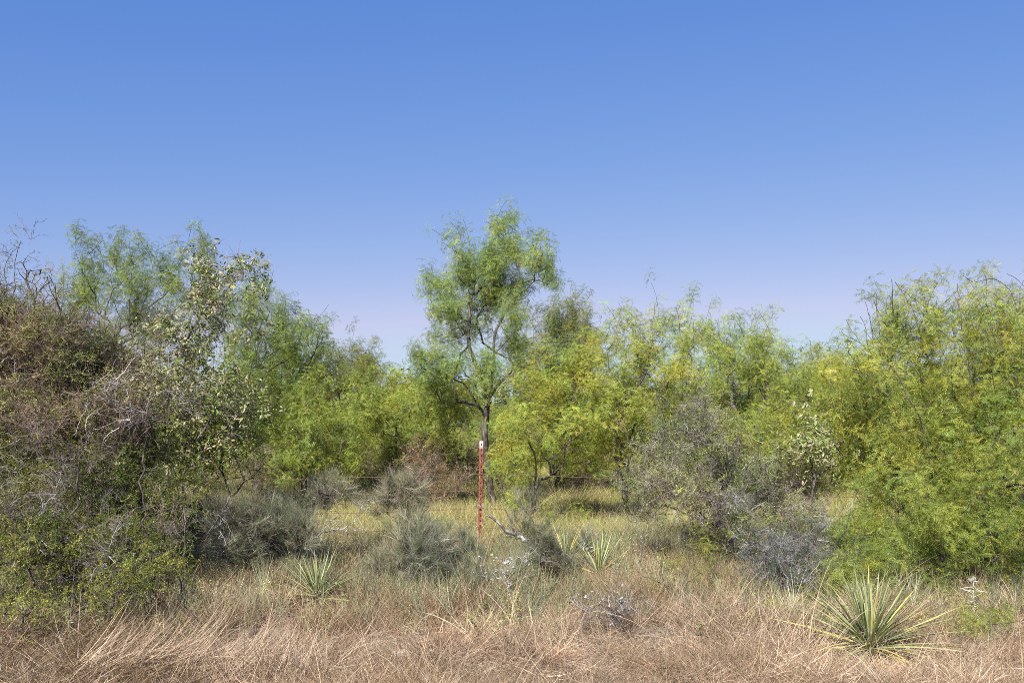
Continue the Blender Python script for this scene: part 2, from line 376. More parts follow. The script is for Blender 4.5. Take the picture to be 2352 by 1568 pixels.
# ------------------------------------------------------------------ ground
def gz(x, y):
    x = np.asarray(x, float); y = np.asarray(y, float)
    b = .07*np.sin(x*1.3+.7*np.sin(y*.9))*np.sin(y*1.1+1)+.045*np.sin(x*3.1+y*2.3)*np.sin(y*2.9-x*.7)
    far = np.clip((y-40)/400, 0, 1)
    return b*np.clip(1-far*2, .2, 1)
def axis(lo, hi, fine_lo, fine_hi, step, nfar):
    a = np.arange(fine_lo, fine_hi, step); t = np.linspace(0, 1, nfar+1)[1:]
    return np.concatenate([(fine_lo+(lo-fine_lo)*t**3)[::-1], a, fine_hi+(hi-fine_hi)*t**3])
xs = axis(-1500, 1500, -25, 25, .25, 30); ys = axis(-300, 3000, 1, 42, .25, 30)
X, Yg = np.meshgrid(xs, ys); V = np.stack([X, Yg, gz(X, Yg)], -1).reshape(-1, 3)
nx = len(xs); i, j = np.meshgrid(np.arange(nx-1), np.arange(len(ys)-1)); b = (j*nx+i).ravel()
obj('ground', mesh('ground', V, np.stack([b, b+1, b+1+nx, b+nx], 1), M['ground'], True), kind='structure', label='dry sandy ground under the grass')

# ------------------------------------------------------------------ plants
def grow(base, ends, r, step=.12, bf=.35, limbs=None, jit=.18, up=.25):
    """skeleton: nodes, parents; ends joined one after the other to the best spot of what has grown"""
    pos = [np.asarray(base, float)]; par = [-1]; plen = [0.]
    for L in (limbs or []):
        L = np.asarray(L, float); d = np.linalg.norm(np.array(pos)-L[0], axis=1); k = int(d.argmin())
        L = smooth_line(L, step, .012, r)
        for p in L:
            if np.linalg.norm(p-pos[k]) < .02: continue
            pos.append(p); par.append(k); plen.append(plen[k]+np.linalg.norm(p-pos[k])); k = len(pos)-1
    n0 = len(pos); cap = n0+len(ends)*40+10; A = np.zeros((cap, 3)); A[:n0] = pos; PL = np.zeros(cap); PL[:n0] = plen; n = n0
    order = np.argsort(np.linalg.norm(ends-base, axis=1)+r.normal(0, .1, len(ends))); tips = []
    for e_ in ends[order]:
        d = np.linalg.norm(A[:n]-e_, axis=1); k = int((d+bf*PL[:n]).argmin()); L = d[k]
        m = min(39, max(1, int(L/step))); p = A[k].copy(); s = p.copy()
        ctrl = s+(e_-s)*.5+UP*L*up*r.uniform(-.2, 1)+r.normal(0, L*jit*.5, 3)
        for q in range(1, m+1):
            t = q/m; pt = (1-t)**2*s+2*t*(1-t)*ctrl+t*t*e_+(r.normal(0, step*jit, 3) if q < m else 0)
            A[n] = pt; par.append(k); PL[n] = PL[k]+np.linalg.norm(pt-A[k]); k = n; n += 1
        tips.append(k)
    return A[:n], np.array(par), np.array(tips)
def radii(A, par, tip, rbase, r0=None):
    n = len(A); cnt = np.zeros(n); ch = np.zeros(n, int)
    np.add.at(ch, par[1:], 1)
    cnt[ch == 0] = 1
    for i in range(n-1, 0, -1): cnt[par[i]] += cnt[i]
    ex = math.log(max(cnt[0], 2))/math.log(rbase/tip)
    # gentle taper along unforked stretches as well
    return tip*cnt**(1/ex), cnt
def skeleton_mesh(name, A, par, R, mat, thin=.004):
    par = par.copy(); i = np.arange(1, len(A)); p = par[1:]; ok = np.linalg.norm(A[i]-A[p], axis=1) > 1e-4; i = i[ok]; p = p[ok]
    D = np.zeros_like(A); D[0] = UP; D[1:] = nrm(A[1:]-A[par[1:]])
    main = np.full(len(A), -1); best = np.zeros(len(A))
    for k in range(1, len(A)):
        if R[k] > best[par[k]]: best[par[k]] = R[k]; main[par[k]] = k
    ism = main[p] == i
    r0 = np.where(ism, R[p], np.minimum(R[i]*1.25, R[p])); d0 = np.where(ism[:, None], D[p], D[i])
    dn = nrm(np.where((main[i] >= 0)[:, None], D[i]+D[np.maximum(main[i], 0)], D[i])); dn0 = np.where(ism[:, None], nrm(D[p]+D[i]), D[i])
    parts = []
    for lo, hi, k in ((-1, thin, 3), (thin, .02, 5), (.02, 9, 9)):
        s = (R[i] > lo) & (R[i] <= hi)
        if s.any(): V, F = tubes(A[p][s], A[i][s], r0[s], R[i][s], k, dn0[s], dn[s]); parts.append((V, F, None))
    V, F, _ = join(parts)
    return mesh(name, V, F, mat, True)

DENS = 1.35
def blob_points(blobs, Y, depth, dens, r, sig=.13, per=7, flat=1., shrink=0., drop=.04, zs=1.):
    """cluster centres in every blob, twig ends round each centre"""
    out_ = []
    for b in blobs:
        x, y, rx, ry = b[:4]; dy = b[4] if len(b) > 4 else None; YY = Y+(dy if dy is not None else r.uniform(-.45, .45)*depth)
        c = P(x, y, YY)-[0, 0, drop]; R3 = np.array([rx*YY/FL, 0, ry*YY/FL]); ar = R3[0]*R3[2]*pi; sh = .5*sig+shrink; R3[0] = max(R3[0]-sh, .05); R3[2] = max(R3[2]-sh, .05); R3[1] = min(depth*.5, max(R3[0], R3[2]))*flat
        nc = max(2, int(DENS*dens*ar)); q = rdir(nc, -1, 1, r)*(r.uniform(0, 1, (nc, 1))**.4); cc = c+q*R3
        e_ = np.repeat(cc, per, 0)+r.normal(0, sig, (nc*per, 3))*[1, 1, zs]; out_.append(e_)
    e_ = np.concatenate(out_); return e_[e_[:, 2] > .12]

def single_leaf_mat():
    m = bpy.data.materials.new('single_leaf'); m.use_nodes = True; t = m.node_tree; n = t.nodes.new; L = t.links.new; p = t.nodes['Principled BSDF']
    oi = n('ShaderNodeObjectInfo'); L(oi.outputs['Color'], p.inputs['Base Color']); p.inputs['Roughness'].default_value = .55; p.inputs['Specular IOR Level'].default_value = .25
    tr = n('ShaderNodeBsdfTranslucent'); L(oi.outputs['Color'], tr.inputs[0]); mx = n('ShaderNodeMixShader'); mx.inputs[0].default_value = .25
    L(p.outputs[0], mx.inputs[1]); L(tr.outputs[0], mx.inputs[2]); L(mx.outputs[0], t.nodes['Material Output'].inputs[0]); return m
M['single'] = single_leaf_mat()
BL = []
for i in range(4):
    r_ = np.random.default_rng(400+i); V_, F_ = ovals(np.zeros((1, 3)), np.array([[1., 0, -.1]]), np.array([[0, 1., 0]]), np.array([.055]), np.array([r_.uniform(.024, .031)]), r_.uniform(.1, .35), r_.uniform(.1, .4))
    BL.append(mesh('leaf', V_, F_, M['single'], True))
def plant(name, label, cat, Y, base, blobs, sp, seed, group=None, limbs=None, depth=1.6, scale_n=1., tint=None, wts=None, extra=None, rbase=None, bright=1.):
    r = np.random.default_rng(seed)
    b0 = P(base[0], HY, Y); b0[2] = gz(b0[0], Y)-.05
    ends = blob_points(blobs, Y, depth, sp['dens']*scale_n, r, sp.get('sig', .13), sp.get('per', 7), shrink=sp.get('shrink', 0.), drop=sp.get('drop', .04), zs=sp.get('zs', 1.))
    ends = ends+0
    L = None
    fr = sp.get('front', 0.)                       # main limbs lean out of the near side of the crown
    if limbs: L = [[P(p[0], p[1], Y-fr*min(1., q_*.35+(.6 if li else 0)))for q_, p in enumerate(l)] for li, l in enumerate(limbs)]; L[0][0] = b0+[0, 0, 0]
    A, par, tips = grow(b0, ends, r, sp.get('step', .12), sp.get('bf', .35), L, sp.get('jit', .18), sp.get('up', .2))
    # whips rising from the upper twigs
    nw = int(sp.get('whips', 0)*len(tips))
    wh = np.zeros(0, int)
    if nw:
        zt = A[tips][:, 2]; pr = np.clip(zt-np.quantile(zt, .35), 0.02, None); pr /= pr.sum()
        A = list(A); par = list(par); wi = []
        for k in r.choice(tips, min(nw, len(tips)), p=pr, replace=False):
            d = nrm(UP+r.normal(0, .38, 3)); m = r.integers(3, 9); kk = k; p = A[k]
            for q in range(m):
                d = nrm(d+r.normal(0, .16, 3)); p = p+d*.075; A.append(p); par.append(kk); kk = len(A)-1; wi.append(kk)
        A = np.array(A); par = np.array(par); wh = np.array(wi)
    R, cnt = radii(A, par, sp.get('tip', .0018), (rbase or sp.get('rbase', .05))*.72)
    if len(wh): R[wh] = np.maximum(R[wh], sp.get('whip_r', .0034))
    root = empty(name, tuple(b0), label=label, cat=cat, group=group)
    obj(sp.get('wood_name', 'branches'), skeleton_mesh(name+'_wood', A-b0, par, R, M[sp.get('bark', 'bark')]), root)
    D = np.zeros_like(A); D[1:] = nrm(A[1:]-A[par[1:]]); D[0] = UP
    ctr = ends.mean(0)
    for part, key, rmax, per, size, cols, wt, upf, rnd in sp['leaves']:
        cand = np.where((cnt <= rmax) & (A[:, 2] > b0[2]+.15))[0]; 
        if sp.get('skip_whip') and len(wh): cand = np.setdiff1d(cand, wh)
        n = r.poisson(per, len(cand)); idx = np.repeat(cand, n)
        if len(wh):                                # leaves sparser on the whips
            isw = np.isin(idx, wh); idx = idx[~isw | (r.random(len(idx)) < .38)]
        if tint is not None and part == sp['leaves'][0][0]: cols, wt = tint, wts
        pt = A[idx]+r.normal(0, sp.get('scatter', .05), (len(idx), 3)); dr = D[idx]+UP*upf+r.normal(0, rnd, (len(idx), 3))
        # tint varies by clump as well as by sprig
        ph = np.sin(pt[:, :1]*5.1+seed)*np.sin(pt[:, 2:]*4.3+seed*2)+.6*np.sin(pt[:, 1:2]*6.+pt[:, :1]*3)
        tn = tints(len(idx), cols, r, sp.get('var', .18), wt)*np.exp(.07*ph)*bright
        tn[:, 0] *= np.exp(.07*ph[:, 0])
        sz = r.uniform(.75, 1.2, len(idx))*size*np.where(np.isin(idx, wh), .8, 1)
        scatter(part, key, pt-b0, dr, sz, tn, root, r)
    if extra:                                     # the leaves that show largest, each an object
        front = np.argsort(A[:, 1]+r.normal(0, .25, len(A))); front = front[(cnt[front] <= 6) & (A[front, 2] > .5)][:extra*3]
        for k in r.choice(front, min(extra, len(front)), replace=False):
            o = bpy.data.objects.new('leaf', BL[r.integers(0, len(BL))]); COL.objects.link(o); o.parent = root
            o.location = A[k]-b0+r.normal(0, .02, 3); s_ = r.uniform(.8, 1.25); o.scale = (s_, s_, s_); o.rotation_euler = (r.normal(0, .5), r.uniform(-.4, 1.2), r.uniform(0, 6.28))
            c_ = np.array([(.30, .36, .14), (.38, .40, .19), (.44, .38, .26), (.20, .27, .07), (.50, .36, .27)])[r.choice(5, p=[.3, .27, .2, .16, .07])]*math.exp(r.normal(0, .15)); o.color = (*c_, 1)
    return root

GREEN = [(.28, .38, .095), (.34, .41, .085), (.24, .35, .11), (.40, .41, .08)]
MESQ = dict(front=.8, dens=16, per=6, sig=.13, whips=.22, shrink=.06, drop=.27, up=.35, tip=.0030, rbase=.10, zs=1.3, bark='bark', wood_name='trunk', step=.12, bf=.32, jit=.13, scatter=.05,
            leaves=[('crown', 'mesquite', 9, 2.0, 1.0, GREEN, [.35, .3, .25, .1], .2, .55)])
def var(sp, **k): d = dict(sp); d.update(k); return d
def lv(cols, wt=None, key='mesquite', per=1.45, size=1., part='crown', rmax=9, upf=.2, rnd=.55): return (part, key, rmax, per, size, cols, wt, upf, rnd)
YEL = [(.39, .43, .075), (.45, .45, .075), (.33, .40, .075), (.50, .45, .08)]
LIME = [(.37, .46, .09), (.43, .48, .09), (.32, .43, .10), (.50, .48, .09)]
DEEP = [(.20, .28, .06), (.25, .32, .055), (.30, .34, .055), (.37, .37, .06)]
BLUE = [(.21, .32, .13), (.24, .34, .12), (.27, .34, .10)]
G1 = 'mesquite trees beyond the fence'
# central tree behind the post
plant('mesquite_tree', 'tallest slender green tree rising directly behind the red fence post', 'tree', 16.5, (1131, 0), [
    (1085, 610, 36, 44), (1065, 575, 26, 26), (1135, 580, 34, 56), (1165, 525, 18, 36), (1185, 560, 22, 36), (1232, 560, 24, 26), (1252, 610, 18, 30), (992, 640, 20, 30),
    (1018, 670, 28, 26), (1060, 665, 34, 30), (1125, 660, 46, 40), (1195, 640, 26, 36), (1030, 730, 34, 26), (1090, 730, 40, 34), (1165, 720, 36, 40), (975, 790, 30, 34), (1035, 800, 50, 40), (1010, 850, 44, 34), (1110, 810, 44, 34), (1190, 780, 34, 44), (1130, 860, 40, 26)],
    var(MESQ, leaves=[lv(GREEN[:3]+BLUE[:1], [.35, .25, .25, .15], per=1.7)], dens=20, sig=.1, shrink=.03, drop=.24, front=.35), 1, G1, depth=2.2, rbase=.075,
    limbs=[[(1131, 1195), (1128, 1130), (1118, 1060), (1114, 1000), (1117, 925), (1105, 870), (1087, 820), (1076, 760), (1078, 700), (1070, 640), (1050, 590), (1037, 548)],
           [(1117, 925), (1130, 890), (1133, 840), (1137, 775), (1160, 720), (1185, 660), (1200, 600), (1235, 560)],
           [(1137, 775), (1126, 720), (1128, 650), (1145, 580), (1158, 510)], [(1105, 870), (1085, 830), (1020, 780), (985, 770)],
           [(1076, 760), (1040, 700), (1000, 660), (978, 622)], [(1116, 960), (1080, 900), (1050, 860)], [(1160, 720), (1210, 660), (1250, 640)]])
# tree behind it to the right
plant('mesquite_tree', 'dull green tree with reddish bare tips half hidden right behind the tallest tree', 'tree', 21, (1285, 0), [
    (1275, 720, 40, 28), (1315, 705, 22, 28), (1250, 760, 36, 30), (1310, 760, 50, 36), (1345, 735, 20, 26), (1240, 800, 50, 46), (1330, 810, 60, 50), (1270, 870, 70, 50)],
    var(MESQ, leaves=[lv([(.25, .30, .10), (.31, .33, .09), (.23, .29, .10)], per=1.5)]), 2, G1, depth=2.2)
# left tree
plant('mesquite_tree', 'large feathery tree with sky showing through it above the brown thicket', 'tree', 15.5, (300, 0), [
    (200, 600, 40, 34), (260, 590, 40, 34), (320, 590, 45, 36), (290, 650, 55, 40), (390, 610, 45, 45), (455, 590, 36, 34), (430, 650, 50, 44), (180, 660, 45, 36), (240, 710, 60, 44),
    (340, 710, 60, 40), (150, 700, 50, 40), (500, 650, 40, 40), (440, 730, 60, 50), (330, 780, 100, 50), (200, 780, 90, 50)],
    var(MESQ, dens=9, leaves=[lv(DEEP[:3]+BLUE[:1], [.3, .3, .2, .2], per=1.7)]), 3, G1, depth=3, rbase=.08)
plant('mesquite_tree', 'green tree with a long arm of foliage reaching right beside the broad leaved shrub', 'tree', 18, (600, 0), [
    (575, 690, 36, 34), (600, 670, 30, 24), (640, 730, 45, 30), (715, 735, 26, 30), (680, 760, 45, 30), (590, 770, 60, 44), (660, 810, 70, 44), (560, 850, 70, 50), (650, 880, 90, 50), (600, 950, 90, 50), (720, 850, 50, 50)],
    var(MESQ, leaves=[lv(GREEN[:3]+DEEP[:1], None)]), 4, G1, depth=2.5,
    limbs=[[(600, 1160), (590, 1080), (570, 960), (575, 850), (600, 780), (590, 700)], [(575, 850), (640, 800), (700, 760), (728, 720)]])
plant('mesquite_tree', 'smaller darker tree with a rounded bumpy top in the gap left of the tall tree', 'tree', 25, (790, 0), [
    (770, 800, 34, 26), (810, 805, 30, 26), (850, 825, 26, 24), (745, 850, 44, 36), (800, 860, 50, 40), (850, 870, 44, 36), (780, 930, 70, 50), (860, 930, 60, 40)],
    var(MESQ, dens=12, step=.16, leaves=[lv([(.15, .20, .05), (.20, .23, .05), (.25, .25, .05)], size=1.2)]), 5, G1, depth=3)
plant('mesquite_tree', 'low yellow green bushy tree in the dip left of the tall tree trunk', 'tree', 18, (900, 0), [
    (900, 880, 50, 36), (860, 920, 60, 40), (960, 900, 50, 44), (930, 960, 80, 46), (850, 990, 70, 44), (1010, 950, 50, 44), (960, 1020, 70, 40), (1030, 900, 50, 40), (880, 1040, 60, 26)],
    var(MESQ, whips=.08, leaves=[lv(LIME[:3]+YEL[:1])]), 6, G1, depth=2.2, rbase=.045)
plant('mesquite_tree', 'yellowish green bushy tree below and right of the reaching arm of foliage', 'tree', 16.5, (720, 0), [
    (700, 900, 60, 40), (770, 960, 60, 44), (680, 970, 70, 50), (800, 1020, 60, 40), (720, 1040, 70, 40), (640, 1030, 50, 44), (830, 900, 40, 36), (770, 1070, 50, 30)],
    var(MESQ, leaves=[lv(LIME[:3]+GREEN[:2])]), 7, G1, depth=2.2, rbase=.05,
    limbs=[[(700, 1150), (690, 1090), (720, 1020), (700, 940), (720, 900)], [(700, 1150), (660, 1100), (640, 1040), (600, 1000)]])
# bright tree just right of the trunk
plant('mesquite_tree', 'bright lime tree with a thin crooked dark trunk just right of the fence post', 'tree', 14.6, (1215, 0), [
    (1230, 850, 70, 50), (1300, 850, 60, 50), (1190, 930, 46, 50), (1270, 930, 80, 50), (1340, 930, 50, 50), (1200, 1000, 46, 44), (1280, 1000, 70, 40), (1350, 1010, 40, 36), (1165, 1040, 26, 30), (1170, 1090, 26, 34), (1330, 790, 40, 34)],
    var(MESQ, whips=.05, leaves=[lv(LIME)]), 8, G1, depth=1.8, rbase=.04,
    limbs=[[(1213, 1185), (1228, 1130), (1232, 1080), (1225, 1020), (1240, 950), (1270, 880)], [(1225, 1020), (1190, 960), (1180, 900)], [(1230, 1060), (1290, 1000), (1330, 940)]])
# multi-trunk tree right of centre
plant('mesquite_tree', 'wide lime green tree with several dark leaning trunks right of the crooked one', 'tree', 15.2, (1440, 0), [
    (1385, 770, 30, 36), (1440, 745, 28, 40), (1510, 740, 36, 34), (1565, 715, 26, 44), (1410, 840, 60, 46), (1480, 810, 60, 44), (1560, 800, 46, 46), (1380, 920, 50, 46), (1450, 900, 70, 46),
    (1530, 890, 70, 46), (1600, 880, 50, 46), (1420, 980, 60, 40), (1510, 970, 70, 40), (1590, 960, 50, 46), (1540, 1020, 50, 30)],
    var(MESQ, whips=.13, leaves=[lv(LIME)]), 9, G1, depth=2.4, rbase=.07,
    limbs=[[(1440, 1190), (1437, 1140), (1425, 1080), (1410, 1020), (1430, 940), (1480, 860), (1500, 770)], [(1425, 1090), (1390, 1070), (1340, 1062), (1290, 1062)],
           [(1437, 1150), (1475, 1080), (1500, 1010), (1560, 940), (1570, 800)], [(1410, 1020), (1370, 960), (1350, 900)], [(1437, 1140), (1400, 1110), (1350, 1125)]])
plant('mesquite_tree', 'rounded green tree behind the grey twiggy shrub on the right', 'tree', 17, (1660, 0), [
    (1630, 745, 34, 32), (1690, 755, 40, 34), (1745, 765, 30, 36), (1650, 810, 60, 44), (1730, 820, 60, 44), (1800, 810, 40, 34), (1620, 880, 50, 46), (1700, 890, 70, 46), (1780, 880, 60, 46), (1840, 860, 36, 40),
    (1660, 960, 70, 46), (1760, 960, 70, 46), (1840, 930, 50, 46), (1700, 1030, 80, 40)],
    var(MESQ, whips=.12, leaves=[lv(LIME[:3]+GREEN[:2])]), 10, G1, depth=2.4,
    limbs=[[(1670, 1190), (1660, 1100), (1640, 1000), (1660, 900), (1640, 780)], [(1660, 1080), (1720, 1000), (1760, 900), (1750, 780)]])
plant('mesquite_tree', 'yellow green low tree in the sky dip left of the big right hand tree', 'tree', 19, (1900, 0), [
    (1870, 830, 36, 26), (1920, 830, 40, 30), (1890, 880, 50, 36), (1950, 870, 50, 40), (1900, 940, 60, 44), (1960, 950, 60, 44), (1870, 1000, 50, 40), (1940, 1030, 60, 40)],
    var(MESQ, whips=.2, leaves=[lv(YEL[:3]+LIME[:2])]), 12, G1, depth=2.4, rbase=.05)
# big right trees near the fence
RB = dict(front=.55, drop=.22, per=6, dens=26, sig=.1, step=.1, whips=.24, leaves=[lv(GREEN[:2]+YEL[:2], [.3, .25, .25, .2], size=.95, per=1.15)])
plant('mesquite_tree', 'tall yellow green tree with thorny bare shoots against the sky at the right edge', 'tree', 9.6, (2300, 0), [
    (2210, 730, 40, 40), (2260, 710, 36, 44), (2300, 700, 36, 50), (2350, 720, 40, 50), (2420, 740, 50, 60), (2230, 810, 60, 40), (2310, 800, 60, 50), (2390, 830, 60, 60), (2250, 890, 60, 50), (2330, 900, 60, 60), (2420, 940, 60, 60),
    (2230, 970, 60, 50), (2310, 1000, 60, 50), (2380, 1030, 60, 50), (2260, 1060, 50, 46), (2340, 1110, 60, 46), (2230, 1130, 44, 40), (2300, 1180, 50, 40), (2390, 1150, 50, 50)],
    var(MESQ, **RB), 13, G1, depth=1.6, rbase=.05,
    limbs=[[(2250, 1290), (2262, 1200), (2300, 1100), (2290, 1000), (2240, 900), (2215, 780), (2200, 700)], [(2300, 1100), (2340, 1000), (2330, 860), (2290, 760), (2285, 680)], [(2290, 1000), (2310, 900), (2350, 800), (2370, 700)]])
plant('mesquite_tree', 'broad yellow green tree with red brown shoots left of the tall right edge tree', 'tree', 9.9, (2120, 0), [
    (2040, 720, 34, 30), (2090, 710, 36, 30), (2140, 720, 30, 40), (2000, 790, 40, 34), (2060, 790, 50, 40), (2130, 800, 50, 44), (1970, 860, 40, 40), (2040, 870, 56, 44), (2120, 880, 60, 46), (2190, 860, 50, 50),
    (1960, 940, 46, 46), (2040, 950, 60, 46), (2120, 960, 60, 46), (2180, 950, 50, 50), (1970, 1020, 50, 40), (2050, 1030, 60, 46), (2130, 1040, 60, 46), (2190, 1040, 50, 46), (1990, 1090, 50, 40), (2070, 1110, 50, 40), (2150, 1120, 50, 40)],
    var(MESQ, **RB), 14, G1, depth=1.7, rbase=.05,
    limbs=[[(2155, 1300), (2150, 1180), (2140, 1080), (2110, 960), (2060, 860), (2010, 770)], [(2140, 1080), (2180, 980), (2190, 900), (2160, 780), (2140, 690)], [(2110, 960), (2020, 900), (1960, 830), (1945, 780)]])
plant('mesquite_tree', 'dense deep green low tree filling the right side behind the big spiky rosette', 'tree', 9.0, (2180, 0), [
    (2020, 1140, 40, 34), (2090, 1080, 40, 50), (2170, 1130, 50, 46), (2240, 1060, 30, 50), (1960, 1180, 50, 46), (2040, 1190, 60, 46), (2120, 1200, 60, 46), (2200, 1180, 50, 46), (1980, 1250, 50, 40), (2060, 1270, 56, 44), (2140, 1280, 50, 40),
    (2320, 1170, 50, 40), (2370, 1220, 50, 40), (2290, 1230, 46, 30), (1930, 1290, 50, 36), (2010, 1320, 50, 30)],
    var(MESQ, per=6, dens=34, sig=.09, step=.1, whips=.02, leaves=[lv(DEEP[:3]+GREEN[:2], None, size=.9, per=1.4)]), 15, G1, depth=1.9, rbase=.035,
    limbs=[[(2175, 1340), (2170, 1260), (2200, 1190), (2230, 1150)], [(2170, 1260), (2110, 1200), (2050, 1150)], [(2175, 1300), (2280, 1230), (2340, 1150), (2380, 1100)]])
plant('mesquite_sapling', 'low bright green sapling on the dry grass in the lower right corner', 'sapling', 7.3, (2250, 0), [(2210, 1370, 46, 30), (2270, 1360, 50, 34), (2300, 1410, 50, 30), (2220, 1420, 46, 26), (2340, 1380, 30, 30)],
    var(MESQ, per=5, dens=45, sig=.08, step=.08, whips=.02, leaves=[lv(DEEP[:3]+LIME[:1], size=.75, per=1.2)]), 16, None, depth=.7, rbase=.012)
plant('mesquite_sapling', 'low green sapling left behind the big spiky rosette below the grey shrub', 'sapling', 7.8, (1860, 0), [(1800, 1350, 46, 20), (1860, 1340, 46, 30), (1920, 1360, 50, 30), (1880, 1400, 50, 22), (1770, 1370, 30, 16)],
    var(MESQ, per=5, dens=40, sig=.08, step=.08, whips=.02, leaves=[lv(GREEN[:3]+LIME[:1], size=.7, per=1.)]), 17, None, depth=.6, rbase=.012)
plant('mesquite_sapling', 'small lime leafed sapling low in the grass between the two dark trunks', 'sapling', 13.5, (1290, 0), [(1260, 1180, 30, 16), (1290, 1200, 36, 14), (1340, 1150, 36, 12)],
    var(MESQ, per=5, dens=14, sig=.08, step=.08, whips=.0, leaves=[lv(LIME, size=.9)]), 18, None, depth=.5, rbase=.012)
plant('mesquite_sapling', 'sparse sapling with tiny green leaves above the forked dark twig plant', 'sapling', 9.2, (1600, 0), [(1560, 1260, 46, 40), (1620, 1270, 46, 36), (1650, 1320, 40, 30), (1590, 1210, 40, 30), (1690, 1290, 36, 30)],
    var(MESQ, per=4, dens=12, sig=.1, step=.09, whips=.0, leaves=[lv([(.30, .34, .07), (.26, .32, .07)], size=.7, per=.7)]), 19, None, depth=.6, rbase=.010)

# low green bushes filling the bank behind the trunks
for q, (x, y, rx, ry, Y, cols, lab) in enumerate([
    (620, 1010, 100, 60, 21, GREEN, 'low bush behind the right side of the broad leaved shrub'),
    (820, 1000, 90, 60, 23, LIME, 'low bush in the dip below the rounded darker tree'),
    (980, 1010, 90, 60, 22, LIME, 'low yellowish bush left of the tallest tree trunk'),
    (1130, 990, 80, 70, 21, GREEN, 'low bush hiding behind the tallest tree trunk'),
    (1300, 980, 90, 70, 22, LIME, 'low bush filling the gap behind the thin crooked trunk'),
    (1480, 990, 90, 70, 21.5, GREEN, 'low bush behind the many trunked lime tree'),
    (1640, 1000, 90, 70, 22, LIME, 'low bush behind the top of the grey twiggy shrub'),
    (1800, 990, 90, 70, 22, YEL, 'low bush behind the tan leafed shrub'),
    (1960, 1000, 90, 80, 20, GREEN, 'low bush behind the left part of the right hand trees'),
    (2200, 1010, 130, 80, 19, GREEN, 'low bush glimpsed between the right hand trunks'),
    (420, 1000, 100, 70, 20, DEEP, 'low bush behind the broad leaved shrub'),
    (200, 990, 120, 70, 20, DEEP, 'low bush behind the dense thicket')]):
    plant('mesquite_bush', lab, 'bush', Y, (x, 0), [(x-rx*.6, y+5, rx*.5, ry*.6), (x+rx*.6, y, rx*.5, ry*.6), (x-rx*.2, y-ry*.5, rx*.5, ry*.6), (x+rx*.3, y-ry*.4, rx*.45, ry*.5), (x, y+ry*.6, rx*.7, ry*.5), (x+rx*.7, y+ry*.7, rx*.4, ry*.4), (x-rx*.7, y+ry*.7, rx*.4, ry*.4)],
          var(MESQ, dens=10, step=.15, whips=.05, leaves=[lv(cols, size=1.15, per=1.8)]), 160+q, 'low bushes behind the trunks', depth=2.4, rbase=.04)
# ---- understory and distant bushes
UND = dict(dens=30, per=6, sig=.12, whips=0, tip=.0016, rbase=.02, bark='bark_grey', step=.12, bf=.25, jit=.3, scatter=.06,
           leaves=[('foliage', 'tiny', 14, 1.8, 1.5, [(.15, .13, .06), (.20, .14, .08), (.12, .13, .04)], None, .2, .8), ('twigs', 'twigs', 14, .28, 1., [(.16, .11, .09), (.22, .18, .16)], None, .2, .8)])
for q, (x, y, rx, ry, Y, lab, c) in enumerate([
    (1020, 1060, 90, 60, 17.5, 'reddish brown dry brush left of the red fence post under the trees', [(.27, .18, .11), (.32, .21, .14), (.23, .20, .08)]),
    (1350, 1110, 90, 40, 20, 'brown dry brush in the shade between the dark trunks', [(.25, .17, .11), (.30, .22, .14)]),
    (900, 1070, 80, 40, 19, 'greyish low brush behind the lone leaning broom shrub', [(.26, .25, .13), (.31, .30, .11)]),
    (720, 1060, 90, 50, 20, 'brown low brush under the yellowish bushy tree', [(.25, .21, .11), (.24, .27, .09)]),
    (600, 1060, 60, 50, 16.2, 'shaded brush at the right foot of the broad leaved shrub', [(.18, .21, .06), (.23, .22, .09)]),
    (1560, 1120, 80, 40, 18, 'brown brush behind the left end of the grey twiggy shrub', [(.24, .20, .11), (.24, .26, .09)]),
    (1120, 1060, 60, 50, 21, 'dull green brush directly behind the fence post trunk', [(.24, .28, .07), (.22, .26, .08)]),
    (1800, 1080, 120, 60, 19, 'shaded brush behind the grey twiggy shrub', [(.20, .23, .08), (.24, .27, .08)])]):
    plant('brush', lab, 'brush', Y, (x, 0), [(x-rx*.5, y, rx*.5, ry*.7), (x+rx*.5, y, rx*.5, ry*.7), (x, y-ry*.4, rx*.5, ry*.6), (x, y+ry*.6, rx*.8, ry*.5)], UND, 30+q, 'low brush under the trees', depth=2, tint=c)
